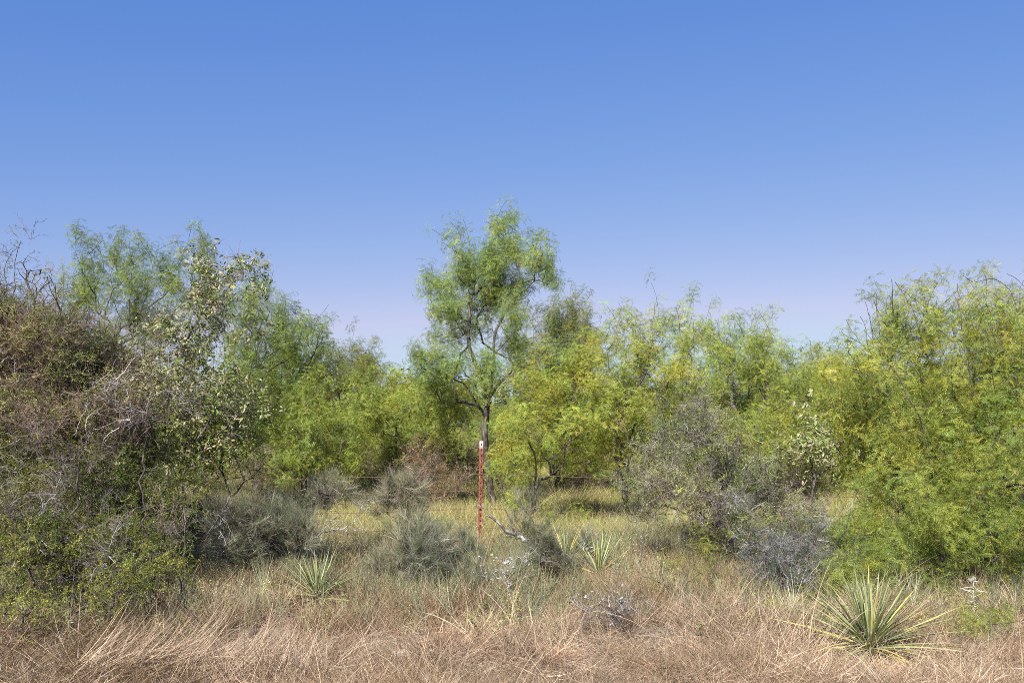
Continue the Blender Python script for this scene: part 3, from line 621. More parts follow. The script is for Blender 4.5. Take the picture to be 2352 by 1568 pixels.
# far trees
FAR = dict(dens=2.2, per=5, sig=.3, whips=.0, tip=.008, rbase=.1, bark='bark', wood_name='trunk', step=.4, bf=.3, jit=.25, scatter=.15,
           leaves=[('crown', 'far_leaf', 20, 1.1, .8, [(.16, .22, .07), (.21, .26, .07), (.26, .28, .07)], None, .3, .7)])
rf = np.random.default_rng(5)
k_ = 0
for (x, top, Y, lab) in [(960, 868, 46, 'distant low tree seen in the dip left of the tall tree'), (690, 850, 40, 'distant dark tree behind the reaching arm of foliage'), (1040, 880, 52, 'distant tree behind the lower leaves of the tallest tree'),
    (880, 868, 50, 'distant tree right of the rounded darker tree'), (1500, 850, 44, 'distant tree behind the many trunked lime tree'), (1930, 820, 36, 'distant tree with thin top left of the right edge trees'), (2010, 830, 40, 'distant tree behind the bare shoots left of the right edge'),
    (1820, 840, 45, 'distant tree right of the rounded green tree'), (2140, 840, 42, 'distant tree glimpsed through the broad yellow green tree'), (2290, 850, 45, 'distant tree glimpsed through the tall right edge tree'), (1250, 860, 42, 'distant tree behind the bright lime tree'),
    (150, 840, 40, 'distant tree behind the brown thicket'), (350, 830, 38, 'distant tree behind the feathery left tree'), (520, 830, 42, 'distant tree glimpsed right of the broad leaved shrub')]:
    bl = [(x, top+22, 36, 20), (x-40, top+40, 36, 24), (x+40, top+42, 36, 24), (x, top+70, 60, 30), (x+70, top+64, 30, 24), (x-70, top+60, 30, 24)]
    plant('distant_tree', lab, 'tree', Y, (x, 0), bl, FAR, 60+k_, 'distant trees on the horizon', depth=3.5); k_ += 1
# far wood beyond, one mass
r = np.random.default_rng(77); n = 5200; yy = r.uniform(60, 260, n); xx = r.uniform(-.6, .6, n)*yy; hh = (3.4+1.0*np.sin(xx*.23+yy*.1)+.8*np.sin(xx*.61))
pt = np.stack([xx, yy, hh*r.uniform(.05, 1, n)**.7], 1)
scatter('distant_wood', 'far_leaf', pt, UP+r.normal(0, .5, (n, 3)), r.uniform(2, 4.5, n), tints(n, [(.16, .21, .08), (.21, .25, .08)], r), None, r, label='low distant wood closing the horizon')

# ------------------------------------------------------------------ left thicket
TH = dict(dens=110, per=7, sig=.10, whips=.06, tip=.0016, rbase=.026, bark='bark_dark', step=.07, bf=.25, jit=.2, scatter=.05,
          leaves=[('foliage', 'tiny', 14, 2.0, 1.2, [(.11, .13, .035), (.15, .12, .05), (.20, .14, .08)], None, .1, .9), ('twigs', 'twigs', 14, .22, 1., [(.13, .09, .075), (.20, .145, .12)], None, .2, .9)])
plant('thicket', 'brownish thorny thicket with tiny tan leaves at the upper left edge', 'shrub', 9.2, (60, 0), [
    (-60, 730, 70, 50), (20, 730, 50, 36), (90, 750, 50, 40), (160, 780, 50, 36), (230, 810, 50, 34), (300, 840, 46, 34), (-60, 840, 80, 60), (40, 830, 70, 50), (130, 850, 60, 46), (210, 880, 60, 46), (290, 910, 50, 40),
    (-40, 950, 70, 60), (50, 930, 60, 46), (140, 950, 60, 46), (230, 970, 60, 46), (320, 980, 40, 40)], TH, 81, depth=1.6, tint=[(.25, .27, .09), (.27, .22, .13), (.19, .22, .06), (.33, .29, .14)], wts=[.35, .25, .25, .15],
    limbs=[[(20, 1260), (30, 1100), (40, 980), (0, 880), (-20, 780)], [(40, 980), (110, 900), (170, 840)], [(30, 1100), (120, 1000), (230, 900), (290, 850)]])
plant('thicket', 'dark green dense lower part of the thicket with small fresh leaves at the left', 'shrub', 8.6, (150, 0), [
    (-50, 1050, 80, 60), (40, 1040, 60, 50), (130, 1050, 60, 50), (220, 1060, 60, 50), (300, 1080, 50, 46), (-40, 1160, 70, 50), (50, 1150, 60, 50), (140, 1160, 60, 50), (230, 1160, 60, 50), (310, 1170, 50, 46), (380, 1130, 40, 40), (-40, 1240, 70, 40), (60, 1230, 70, 40), (160, 1230, 70, 40), (260, 1230, 60, 40), (350, 1220, 50, 36)],
    var(TH, dens=90, leaves=[('foliage', 'small', 14, 2., 1., [(.10, .145, .028), (.14, .17, .035), (.19, .20, .05)], None, .1, .9), ('twigs', 'twigs', 14, .12, 1., [(.12, .10, .09), (.20, .17, .16)], None, .2, .9)]), 82, depth=1.6)
for q, (x, y, rx, ry, Y, lab) in enumerate([(330, 900, 70, 50, 8.0, 'mass of bare grey brown thorny twigs in front of the thicket'), (400, 1180, 80, 46, 7.9, 'tangle of pale grey dead twigs at the foot of the broad leaved shrub'), (70, 1150, 80, 26, 7.8, 'pale dead branches poking out low at the left edge'),
        (180, 1010, 120, 40, 7.9, 'dark bare twigs crossing the middle of the thicket'), (230, 1240, 80, 20, 7.7, 'low grey dead branch above the creeping shrubs')]):
    plant('dead_brush', lab, 'dead brush', Y, (x+20, 0), [(x-rx*.5, y, rx*.55, ry*.7), (x+rx*.5, y, rx*.55, ry*.7), (x, y+5, rx*.6, ry*.9)],
          dict(dens=8, per=6, sig=.11, tip=.0016, rbase=.011, bark='bark_dark', step=.08, bf=.15, jit=.22, up=.1, scatter=.05, leaves=[('twigs', 'twigs', 14, .30, .9, [(.19, .155, .14), (.13, .10, .09), (.27, .24, .23)], None, .1, 1.)]), 90+q, 'dead twig tangles at the left', depth=.8)
plant('bare_tree', 'nearly bare small tree with grey twigs against the sky at the upper left edge', 'tree', 10.2, (60, 0), [(30, 660, 36, 24), (90, 625, 26, 24), (60, 610, 24, 16), (110, 660, 30, 24), (0, 690, 30, 20), (70, 690, 36, 20)],
    dict(dens=16, per=5, sig=.06, tip=.003, rbase=.03, bark='bark_dark', step=.07, bf=.3, jit=.4, scatter=.02, leaves=[('foliage', 'tiny', 14, .28, .8, [(.20, .19, .14), (.17, .17, .10)], None, .2, .7)]), 101, depth=.6,
    limbs=[[(70, 1000), (75, 850), (82, 740), (76, 690), (60, 640)], [(76, 690), (100, 660), (120, 640)]])
HACK = dict(dens=55, per=5, sig=.09, tip=.0016, rbase=.035, bark='bark_grey', step=.09, bf=.3, jit=.25, scatter=.04,
    leaves=[('foliage', 'broad', 10, 1.6, .85, [(.21, .25, .09), (.26, .28, .12), (.32, .30, .17), (.15, .20, .05)], [.3, .3, .2, .2], .0, .6), ('twigs', 'twigs', 14, .10, .9, [(.2, .17, .15)], None, .2, .9)])
plant('broadleaf_shrub', 'tall shrub with folded pale leaves and one long branch poking into the sky', 'shrub', 9.0, (330, 0), [
    (480, 620, 26, 20), (455, 660, 34, 34), (480, 700, 36, 30), (540, 628, 16, 10), (565, 618, 10, 6), (500, 660, 24, 20), (430, 750, 44, 34), (490, 760, 30, 26), (380, 800, 44, 34), (450, 820, 60, 34), (360, 870, 46, 40), (440, 890, 60, 40), (520, 880, 50, 36), (560, 920, 36, 36),
    (480, 960, 60, 40), (400, 960, 50, 44), (340, 950, 46, 40), (340, 1030, 56, 44), (430, 1030, 56, 40), (510, 1010, 44, 36), (290, 1080, 50, 40)], HACK, 102, depth=1.1,
    limbs=[[(330, 1290), (320, 1180), (340, 1060), (380, 940), (400, 840), (440, 770), (455, 700), (470, 640), (480, 600)], [(470, 640), (510, 640), (545, 615), (585, 618)], [(380, 940), (330, 880), (290, 830)], [(400, 840), (480, 780), (560, 760), (600, 750)], [(320, 1180), (420, 1090), (500, 1000), (560, 930)]], extra=260)
plant('broadleaf_shrub', 'yellow green leafy shrub at the right side of the pale leaved one', 'shrub', 9.6, (520, 0), [(540, 960, 44, 40), (590, 990, 36, 40), (520, 1030, 44, 36), (580, 1050, 36, 26), (610, 930, 26, 30), (460, 1070, 36, 26), (430, 1130, 30, 26)],
    var(HACK, dens=45, leaves=[('foliage', 'small', 14, 1.5, 1.3, [(.36, .40, .06), (.28, .36, .06), (.46, .44, .07)], None, .1, .8)]), 103, depth=.9, rbase=.02)
LOW = dict(dens=75, per=6, sig=.07, tip=.0016, rbase=.012, bark='bark_dark', step=.07, bf=.15, jit=.3, scatter=.04,
    leaves=[('foliage', 'small', 14, 1.8, .8, [(.22, .25, .05), (.28, .28, .06), (.17, .21, .04)], None, .3, .8)])
for q, (x, y, rx, ry, Y, lab) in enumerate([(50, 1250, 90, 36, 7.8, 'creeping yellow green shrub at the left edge under the dark thicket'), (200, 1250, 80, 34, 7.9, 'low leafy shrub with reddish stems under the middle of the thicket'), (360, 1290, 70, 40, 7.7, 'low yellow green shrub at the edge of the tan grass'),
        (50, 1380, 50, 36, 6.8, 'lowest green shrub at the left edge above the matted grass'), (200, 1350, 80, 36, 7.1, 'sparse green shrub over red brown dead grass at the lower left'), (300, 1340, 50, 26, 7.4, 'small yellow green shrub beside the creeping ones')]):
    plant('low_shrub', lab, 'shrub', Y, (x, 0), [(x-rx*.5, y, rx*.5, ry*.8), (x+rx*.5, y, rx*.5, ry*.8), (x, y-5, rx*.5, ry)], var(LOW, dens=LOW['dens']*(.55 if q in (4, 5) else 1)), 110+q, 'low creeping shrubs at the lower left', depth=.8)

# ------------------------------------------------------------------ broom-like grey green shrubs
BROOM = dict(dens=95, per=5, sig=.06, tip=.0016, rbase=.02, bark='bark_dark', step=.08, bf=.2, jit=.25, scatter=.03,
    leaves=[('stems', 'broom', 10, 2.4, .62, [(.19, .215, .125), (.24, .255, .165), (.29, .29, .20), (.15, .175, .09)], None, .7, .4), ('twigs', 'twigs', 10, .22, .8, [(.22, .19, .17), (.16, .13, .11)], None, .5, .7)])
BG = 'grey green broom shrubs near the fence'
plant('broom_shrub', 'wide dark grey green broom shrub left of the small spiky rosette', 'shrub', 9.4, (600, 0), [(460, 1200, 44, 40), (520, 1180, 44, 40), (580, 1190, 50, 46), (640, 1180, 44, 46), (680, 1200, 34, 40), (600, 1240, 60, 30), (540, 1240, 44, 30), (700, 1150, 24, 24), (690, 1250, 30, 24)], BROOM, 121, BG, depth=.9)
plant('broom_shrub', 'spreading broom branch with a bushy tip rising toward the upper right', 'shrub', 9.6, (690, 0), [(760, 1110, 26, 20), (735, 1135, 22, 20), (780, 1125, 18, 14)], BROOM, 122, BG, depth=.4, limbs=[[(690, 1290), (690, 1210), (715, 1165), (750, 1130), (775, 1115)]])
plant('broom_shrub', 'leaning broom shrub shaped like a tuft on a crooked stem in the middle gap', 'shrub', 9.4, (950, 0), [(905, 1130, 26, 26), (935, 1120, 26, 26), (895, 1150, 16, 16), (945, 1170, 14, 26), (950, 1210, 18, 24)], var(BROOM, dens=170), 123, BG, depth=.4,
    limbs=[[(960, 1360), (955, 1290), (945, 1220), (930, 1175), (900, 1160), (885, 1140)], [(930, 1175), (945, 1140), (950, 1110)]])
plant('broom_shrub', 'dense grey green broom mound below the leaning tuft', 'shrub', 8.9, (930, 0), [(930, 1270, 44, 36), (980, 1280, 40, 44), (955, 1225, 30, 40), (890, 1310, 44, 36), (950, 1330, 50, 30), (880, 1370, 36, 30), (930, 1390, 36, 26)], BROOM, 124, BG, depth=.8)
plant('broom_shrub', 'low pale broom shrub left of the fence post foot', 'shrub', 10.2, (1050, 0), [(1010, 1230, 30, 26), (1050, 1240, 36, 26), (1080, 1280, 36, 26), (1030, 1290, 40, 30)], var(BROOM, dens=55), 125, BG, depth=.7)
plant('broom_shrub', 'low green broom growing around the white lichen branches', 'shrub', 8.9, (1100, 0), [(1080, 1320, 40, 30), (1130, 1340, 40, 26), (1190, 1310, 36, 30), (1040, 1340, 36, 30)], var(BROOM, dens=45), 126, BG, depth=.7)
plant('broom_shrub', 'dark broom shrub between the lichen branches and the pair of rosettes', 'shrub', 9.8, (1260, 0), [(1230, 1260, 30, 30), (1260, 1290, 36, 30), (1290, 1310, 36, 30), (1240, 1320, 30, 24), (1250, 1215, 20, 20)], BROOM, 127, BG, depth=.7, tint=[(.13, .15, .09), (.17, .19, .12)])
plant('broom_shrub', 'thin broom sprigs standing behind the small pale rosette', 'shrub', 10.8, (1340, 0), [(1330, 1250, 30, 24), (1370, 1240, 24, 24), (1200, 1190, 26, 26), (1220, 1150, 20, 20)], var(BROOM, dens=40), 128, BG, depth=.5)

# ------------------------------------------------------------------ grey twiggy shrub on the right and its neighbours
GREY = dict(dens=60, per=7, sig=.09, whips=.05, tip=.0016, rbase=.03, bark='bark_grey', step=.085, bf=.2, jit=.35, scatter=.05,
    leaves=[('foliage', 'tiny', 14, 1.7, 1.2, [(.27, .30, .15), (.23, .29, .08), (.34, .36, .24), (.30, .36, .08)], None, .3, .8), ('twigs', 'twigs', 14, .32, .85, [(.17, .13, .125), (.24, .20, .19)], None, .3, .8)])
plant('grey_shrub', 'large grey twiggy shrub with tiny leaves right of centre', 'shrub', 10.4, (1680, 0), [
    (1600, 950, 30, 30), (1560, 980, 30, 30), (1640, 990, 40, 36), (1510, 1040, 36, 36), (1580, 1050, 44, 40), (1660, 1070, 50, 40), (1740, 1090, 50, 40), (1530, 1120, 40, 36), (1610, 1130, 50, 40), (1700, 1150, 56, 44), (1780, 1160, 50, 44),
    (1640, 1200, 44, 36), (1720, 1230, 56, 40), (1800, 1240, 50, 44), (1850, 1190, 40, 44), (1450, 1100, 26, 26), (1480, 1150, 30, 26)], GREY, 131, depth=1.2,
    limbs=[[(1740, 1330), (1700, 1230), (1640, 1150), (1600, 1050), (1590, 940)], [(1740, 1330), (1770, 1200), (1760, 1080), (1770, 1000)], [(1700, 1230), (1600, 1190), (1520, 1160)]])
plant('grey_shrub', 'blue grey dark shrub base with silvery stems under the big grey shrub', 'shrub', 8.9, (1800, 0), [(1740, 1270, 44, 30), (1800, 1290, 50, 36), (1850, 1310, 40, 30), (1780, 1330, 44, 20), (1900, 1250, 30, 36)],
    var(GREY, dens=85, leaves=[('foliage', 'tiny', 14, 1.4, 1.1, [(.11, .14, .11), (.18, .21, .17), (.10, .13, .07)], None, .3, .8), ('twigs', 'twigs', 14, .3, .8, [(.14, .13, .13), (.34, .34, .34)], None, .3, .8)]), 132, depth=.8)
plant('broadleaf_shrub', 'small tan green leafed shrub poking up between the grey shrub and the right trees', 'shrub', 10.3, (1850, 0), [(1870, 940, 34, 24), (1900, 970, 40, 30), (1840, 990, 40, 30), (1880, 1030, 46, 30), (1930, 1020, 30, 30), (1830, 1060, 36, 26)],
    var(HACK, dens=38, leaves=[('foliage', 'broad', 10, .8, 1.05, [(.29, .30, .14), (.36, .33, .19), (.22, .26, .09)], None, .0, .6)]), 133, depth=.8, rbase=.02, limbs=[[(1870, 1300), (1865, 1150), (1868, 1020), (1880, 950)]], extra=90)

# ------------------------------------------------------------------ dead lichen branches and forked twig plants
def branchy(name, label, Y, seed, limbs, rb=.014, mat='bark_lichen', lichen=0, twigs=0, forks=24, fs=.12, cat='dead branch', tip=.0016):
    r = np.random.default_rng(seed); L = [[P(p[0], p[1], Y+(p[2] if len(p) > 2 else 0)) for p in l] for l in limbs]
    b0 = L[0][0].copy(); L0 = np.concatenate([np.array(l) for l in L])
    ends = np.array([L0[r.integers(0, len(L0))]+rdir(1, -.3, 1, r)[0]*r.uniform(.3, 1)*fs for _ in range(forks)])
    A, par, tips = grow(b0, ends, r, .045, .1, L, .35, .1)
    R, _ = radii(A, par, tip, rb); root = empty(name, tuple(b0), label=label, cat=cat)
    obj('branches', skeleton_mesh(name+'_wood', A-b0, par, R, M[mat]), root)
    if lichen:
        c = A[r.integers(0, len(A), lichen)]-b0+r.normal(0, .006, (lichen, 3)); parts = []
        ico = np.array([[1, 0, 0], [-1, 0, 0], [0, 1, 0], [0, -1, 0], [0, 0, 1], [0, 0, -1.]]); fc = np.array([[0, 2, 4], [2, 1, 4], [1, 3, 4], [3, 0, 4], [2, 0, 5], [1, 2, 5], [3, 1, 5], [0, 3, 5]])
        V = (c[:, None]+ico[None]*r.uniform(.003, .009, (lichen, 1, 1))*r.uniform(.5, 1.4, (lichen, 6, 1))).reshape(-1, 3)
        F = (fc[None]+(np.arange(lichen)*6)[:, None, None]).reshape(-1, 3)
        o = obj('lichen', mesh('lichen', V, F, M['lichen'], False), root); o['kind'] = 'stuff'
    if twigs:
        i = r.integers(0, len(A), twigs); scatter('twigs', 'twigs', A[i]-b0, UP+r.normal(0, .8, (twigs, 3)), r.uniform(.3, .7, twigs), tints(twigs, [(.22, .2, .19), (.14, .12, .11)], r), root, r)
    return root
branchy('lichen_branch', 'arched dead branch with pale lichen reaching toward the foot of the fence post', 10.6, 141, [[(1250, 1290), (1225, 1250), (1205, 1238), (1180, 1222), (1155, 1208), (1135, 1195), (1110, 1180), (1085, 1160)], [(1180, 1222), (1165, 1180), (1150, 1150)], [(1135, 1195), (1120, 1170), (1100, 1160)]], rb=.03, forks=16, fs=.2, lichen=60)
branchy('lichen_branch', 'dead branch crusted with white lichen in the middle of the foreground grass', 8.4, 142, [[(1210, 1400), (1180, 1360), (1150, 1330), (1120, 1325), (1100, 1320)], [(1180, 1360), (1165, 1320), (1160, 1290), (1130, 1280)], [(1150, 1370), (1120, 1370), (1105, 1355)], [(1160, 1290), (1190, 1285), (1215, 1295)], [(1210, 1400), (1170, 1400), (1140, 1405)]], rb=.010, forks=30, fs=.13, lichen=330)
branchy('lichen_branch', 'fallen grey branch with white lichen leaning in the grass right of centre', 7.3, 143, [[(1500, 1540), (1460, 1490), (1430, 1455), (1405, 1420), (1380, 1385), (1345, 1370)], [(1430, 1455), (1400, 1440), (1365, 1430)], [(1405, 1420), (1420, 1390), (1440, 1380)]], rb=.016, forks=30, fs=.16, lichen=200, twigs=14)
branchy('lichen_branch', 'pale forked dead stalk with lichen between the pair of rosettes', 10.2, 144, [[(1355, 1300), (1345, 1260), (1340, 1240), (1320, 1225)], [(1340, 1240), (1350, 1222)], [(1345, 1260), (1330, 1240)]], rb=.008, forks=6, fs=.08, lichen=50)
branchy('lichen_branch', 'small lichen covered branch stub left of the dense broom mound', 9.1, 145, [[(700, 1260), (730, 1230), (765, 1215), (800, 1205)], [(765, 1215), (790, 1225), (825, 1215)], [(800, 1205), (820, 1185), (830, 1165)], [(730, 1230), (760, 1200), (780, 1190)]], rb=.010, forks=26, fs=.12, lichen=70, twigs=4)
branchy('twig_plant', 'dark forked twig plant with wide arms in the tan grass right of centre', 8.3, 146, [[(1520, 1450), (1545, 1400), (1560, 1370), (1580, 1340), (1630, 1300), (1680, 1275)], [(1560, 1370), (1530, 1350), (1500, 1330), (1480, 1325)], [(1580, 1340), (1580, 1290), (1560, 1250)], [(1545, 1400), (1590, 1410), (1610, 1440)], [(1530, 1350), (1520, 1300), (1515, 1270)]], rb=.011, mat='bark_dark', forks=26, fs=.16, cat='twig plant')
branchy('twig_plant', 'small dark forked sapling stem standing in the straw at the lower left', 6.9, 147, [[(492, 1540), (490, 1500), (487, 1460), (488, 1440)], [(488, 1460), (465, 1435), (440, 1410), (425, 1390), (400, 1360)], [(488, 1445), (455, 1415), (425, 1395)], [(487, 1460), (500, 1440)]], rb=.007, mat='bark_dark', forks=12, fs=.1, cat='twig plant')
branchy('twig_plant', 'pale forked stem standing between the rosette and the dark twig plant', 9.6, 148, [[(1470, 1300), (1475, 1250), (1465, 1225), (1460, 1200)], [(1475, 1250), (1490, 1220), (1495, 1190)], [(1470, 1270), (1455, 1250)]], rb=.008, mat='bark_lichen', forks=14, fs=.12, lichen=20, cat='twig plant')
plant('dead_brush', 'heap of dark fallen twigs in the grass at the bottom right of centre', 'dead brush', 7.1, (1450, 0), [(1440, 1410, 44, 30), (1480, 1460, 50, 30), (1410, 1450, 40, 30), (1390, 1390, 30, 24), (1510, 1490, 34, 24)],
      dict(dens=60, per=6, sig=.08, tip=.0016, rbase=.01, bark='bark_dark', step=.06, bf=.1, jit=.35, up=.2, scatter=.04, leaves=[('twigs', 'twigs', 14, .3, .7, [(.08, .062, .058), (.17, .14, .13), (.32, .31, .30)], [.5, .35, .15], .1, 1.)]), 149, depth=.5)

# ------------------------------------------------------------------ spiky rosettes, each leaf a part
def yucca_leaf_mat():
    m = bpy.data.materials.new('rosette_leaf'); m.use_nodes = True; t = m.node_tree; n = t.nodes.new; L = t.links.new; p = t.nodes['Principled BSDF']
    oi = n('ShaderNodeObjectInfo'); at = n('ShaderNodeAttribute'); at.attribute_name = 'across'; al = n('ShaderNodeAttribute'); al.attribute_name = 'along'
    mx = n('ShaderNodeMix'); mx.data_type = 'RGBA'; L(al.outputs['Fac'], mx.inputs[0]); L(oi.outputs['Color'], mx.inputs[6]); 
    sc_ = n('ShaderNodeMix'); sc_.data_type = 'RGBA'; sc_.blend_type = 'MULTIPLY'; sc_.inputs[0].default_value = 1; L(oi.outputs['Color'], sc_.inputs[6]); sc_.inputs[7].default_value = (1.15, 1.05, .95, 1); L(sc_.outputs[2], mx.inputs[7])
    g = n('ShaderNodeMath'); g.operation = 'GREATER_THAN'; g.inputs[1].default_value = .88; L(at.outputs['Fac'], g.inputs[0])
    m2 = n('ShaderNodeMix'); m2.data_type = 'RGBA'; L(g.outputs[0], m2.inputs[0]); L(mx.outputs[2], m2.inputs[6]); m2.inputs[7].default_value = (.42, .36, .28, 1)
    L(m2.outputs[2], p.inputs['Base Color']); p.inputs['Roughness'].default_value = .5; p.inputs['Specular IOR Level'].default_value = .4
    return m
M['yucca'] = yucca_leaf_mat()
M['fibre'] = plain_mat('pale_fibre', (.5, .46, .4), (.65, .6, .55), 40)
def yucca_leaf_mesh(bend, seed, wide=.0125):
    """unit-length blade: channelled section, tapering to a spine, with pale curling threads along the edge"""
    r = np.random.default_rng(seed); n = 9; t = np.linspace(0, 1, n); wd = wide*np.interp(t, [0, .08, .35, .8, 1], [.9, .6, 1, .55, .02])
    side = r.normal(0, .03); x = t-.15*bend*t**2; z = -bend*t**2*.5; y = side*t**2
    V, al, ac = [], [], []
    for i in range(n):
        for s in (-1, -.86, 0, .86, 1): V.append((x[i], y[i]+s*wd[i], z[i]+abs(s)*wd[i]*.55)); al.append(t[i]); ac.append(abs(s))
    V = np.array(V); F = []
    for i in range(n-1):
        for k in range(4): F.append((i*5+k, i*5+k+1, i*5+k+6, i*5+k+5))
    ac = np.array(ac)
    return mesh('leaf', V, np.array(F), M['yucca'], False, attrs={'along': np.array(al), 'across': ac})
YL = [yucca_leaf_mesh(b_, 200+i) for i, b_ in enumerate((.02, .08, .16, .28, .45, .7))]
def yucca(label, px, Y, seed, n, length, zup=1., flatfrac=.45, yellow=.25, pale=1., lift=.05, side=None):
    r = np.random.default_rng(seed); b0 = P(px, HY, Y); b0[2] = gz(b0[0], Y)+lift
    root = empty('yucca', tuple(b0), label=label, cat='yucca', group='spiky rosette plants')
    crown = mesh('core', *(lambda V, F: (V, [F]))(*tubes(np.array([[0, 0, -.16]]), np.array([[0, 0, .05]]), np.array([.035]), np.array([.02]), 8)), M['bark_grey'], True)
    obj('core', crown, root)
    for i in range(n):
        t = (i+.5)/n                                  # 0 inner upright, 1 outer lying
        el = math.radians(np.interp(t, [0, .22, .5, .75, 1], [84, 58, 30, 10, -5])+r.normal(0, 5)); az = i*2.39996+r.normal(0, .15)
        if side is not None: az = side+r.normal(0, .6)
        L = length*r.uniform(.8, 1.08)*np.interp(t, [0, .4, 1], [.74, .95, 1.2])
        me = YL[min(5, max(0, int(np.interp(t, [0, 1], [0, 4.2])+r.integers(0, 2))))]
        o = bpy.data.objects.new('leaf', me); COL.objects.link(o); o.parent = root
        o.rotation_mode = 'XYZ'; o.rotation_euler = (r.normal(0, .25), -el, az); o.scale = (L, length*1.05, length*1.05)
        o.location = (.012*math.cos(az), .012*math.sin(az), .045*(1-t))
        yl = r.random() < yellow*(.2+1.6*t)
        c = np.array((.44, .38, .07) if yl else (.21, .28, .11))*math.exp(r.normal(0, .13))*pale
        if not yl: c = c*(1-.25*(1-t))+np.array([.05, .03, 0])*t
        o.color = (*c, 1)
    # threads
    k = n*3; A0 = rdir(k, .0, .95, r)*r.uniform(.1, .55, (k, 1))*length; d = rdir(k, -.2, .8, r); V, F, kk = blades(A0, d, nrm(d+rdir(k, -1, 1, r)*.9), r.uniform(.03, .08, k), np.full(k, .0012), 3)
    o = obj('fibres', mesh('fibres', V, F, M['fibre']), root); o['kind'] = 'stuff'
    return root
yucca('large spiky rosette with long green and yellow leaves at the bottom right', 1998, 6.55, 301, 170, .63, yellow=.16)
yucca('small spiky rosette at the left in front of the dark broom shrub', 728, 8.3, 302, 90, .50, yellow=.3, lift=.06)
yucca('pale spiky rosette behind the tan grass right of the fence post', 1375, 10.0, 303, 80, .56, pale=1.25, lift=.07)
yucca('narrow pale rosette just left of the other pale one', 1300, 10.6, 304, 56, .5, pale=1.2, lift=.1)

# ------------------------------------------------------------------ barbed wire fence
def box(c, s):
    c = np.array(c); s = np.array(s)/2; v = np.array([[x, y, z] for x in (-1, 1) for y in (-1, 1) for z in (-1, 1)])*s+c
    return v, np.array([[0, 1, 3, 2], [4, 6, 7, 5], [0, 4, 5, 1], [2, 3, 7, 6], [0, 2, 6, 4], [1, 5, 7, 3]])
def post_mat():
    m = plain_mat('red_painted_steel', (.16, .042, .03), (.27, .08, .058), 9, .65, .15, (3, 3, .7)); t = m.node_tree; n = t.nodes.new; L = t.links.new; p = t.nodes['Principled BSDF']
    src = p.inputs['Base Color'].links[0].from_socket
    # rust and chalky wear, then the white top
    no = n('ShaderNodeTexNoise'); no.inputs['Scale'].default_value = 24; no.inputs['Detail'].default_value = 6; tc = n('ShaderNodeTexCoord'); L(tc.outputs['Object'], no.inputs['Vector'])
    r = n('ShaderNodeValToRGB'); r.color_ramp.elements[0].position = .55; r.color_ramp.elements[1].position = .66; L(no.outputs[0], r.inputs[0])
    mx = n('ShaderNodeMix'); mx.data_type = 'RGBA'; L(r.outputs[0], mx.inputs[0]); L(src, mx.inputs[6]); mx.inputs[7].default_value = (.38, .19, .15, 1)
    sx = n('ShaderNodeSeparateXYZ'); L(tc.outputs['Object'], sx.inputs[0]); ad = n('ShaderNodeMath'); ad.operation = 'MULTIPLY_ADD'; L(no.outputs[0], ad.inputs[0]); ad.inputs[1].default_value = .05; L(sx.outputs[2], ad.inputs[2])
    g = n('ShaderNodeMapRange'); g.inputs[1].default_value = 1.27; g.inputs[2].default_value = 1.35; L(ad.outputs[0], g.inputs[0])
    m3 = n('ShaderNodeMix'); m3.data_type = 'RGBA'; L(g.outputs[0], m3.inputs[0]); L(mx.outputs[2], m3.inputs[6]); m3.inputs[7].default_value = (.74, .68, .64, 1); L(m3.outputs[2], p.inputs['Base Color'])
    return m
M['post'] = post_mat(); M['rust'] = plain_mat('rusty_wire', (.075, .045, .035), (.17, .095, .07), 40, .8)
M['stud'] = plain_mat('dark_stud', (.05, .02, .018), (.12, .04, .03), 30, .8)
WZ = [.955, .755, .54, .31, .12]
fence = empty('barbed_wire_fence', tuple(P(1101, HY, 12)*[1, 1, 0]), label='rusty barbed wire fence with a red steel post crossing the picture', cat='fence')
fo = np.array(fence.location); H = 1.35
fence['kind'] = 'thing'
def tpost(x, lean, name_label=None):
    parts = []
    prof = [(-.021, -.004), (.021, -.004), (.021, .004), (.004, .006), (.004, .036), (-.004, .036), (-.004, .006), (-.021, .004)]
    zz = [-.35, H]; V = np.array([(a_, b_, z_) for z_ in zz for a_, b_ in prof]); k = 8; i = np.arange(k)
    F = [np.stack([i, (i+1) % k, (i+1) % k+k, i+k], 1), np.arange(k, 2*k)[None]]
    # raised rolled edges give the two light lines
    me = mesh('fence_post', V, F, M['post']); o = obj('fence_post', me, fence); o.location = (x, 0, 0); o.rotation_euler = (0, lean, 0)
    sv, sf = box((0, -.008, 0), (.011, .014, .019)); sm = mesh('stud', sv, sf, M['stud'])
    for q in range(20):
        s = bpy.data.objects.new('stud', sm); COL.objects.link(s); s.parent = o; s.location = (0, 0, H-.035-q*.0655)
    for q, z in enumerate(WZ):
        a_ = np.linspace(-.2, pi+.2, 9); pts = np.stack([.031*np.cos(a_), .030*np.sin(a_)*1.2-.006, 0*a_], 1); cv, cf = poly_tube(pts, np.full(9, .0022), 4)
        c_ = obj('clip', mesh('clip', cv, cf, M['rust']), o, (0, 0, z))
        cv, cf = poly_tube(np.array([[-.032, -.012, 0], [0, -.017, .004], [.032, -.012, 0]]), np.full(3, .0022), 4)
        obj('clip', mesh('clip', cv, cf, M['rust']), o, (0, 0, z+.006))
    return o
tpost(0, .018)
for x in (-8.2, 8.4): tpost(x, 0)
r = np.random.default_rng(8)
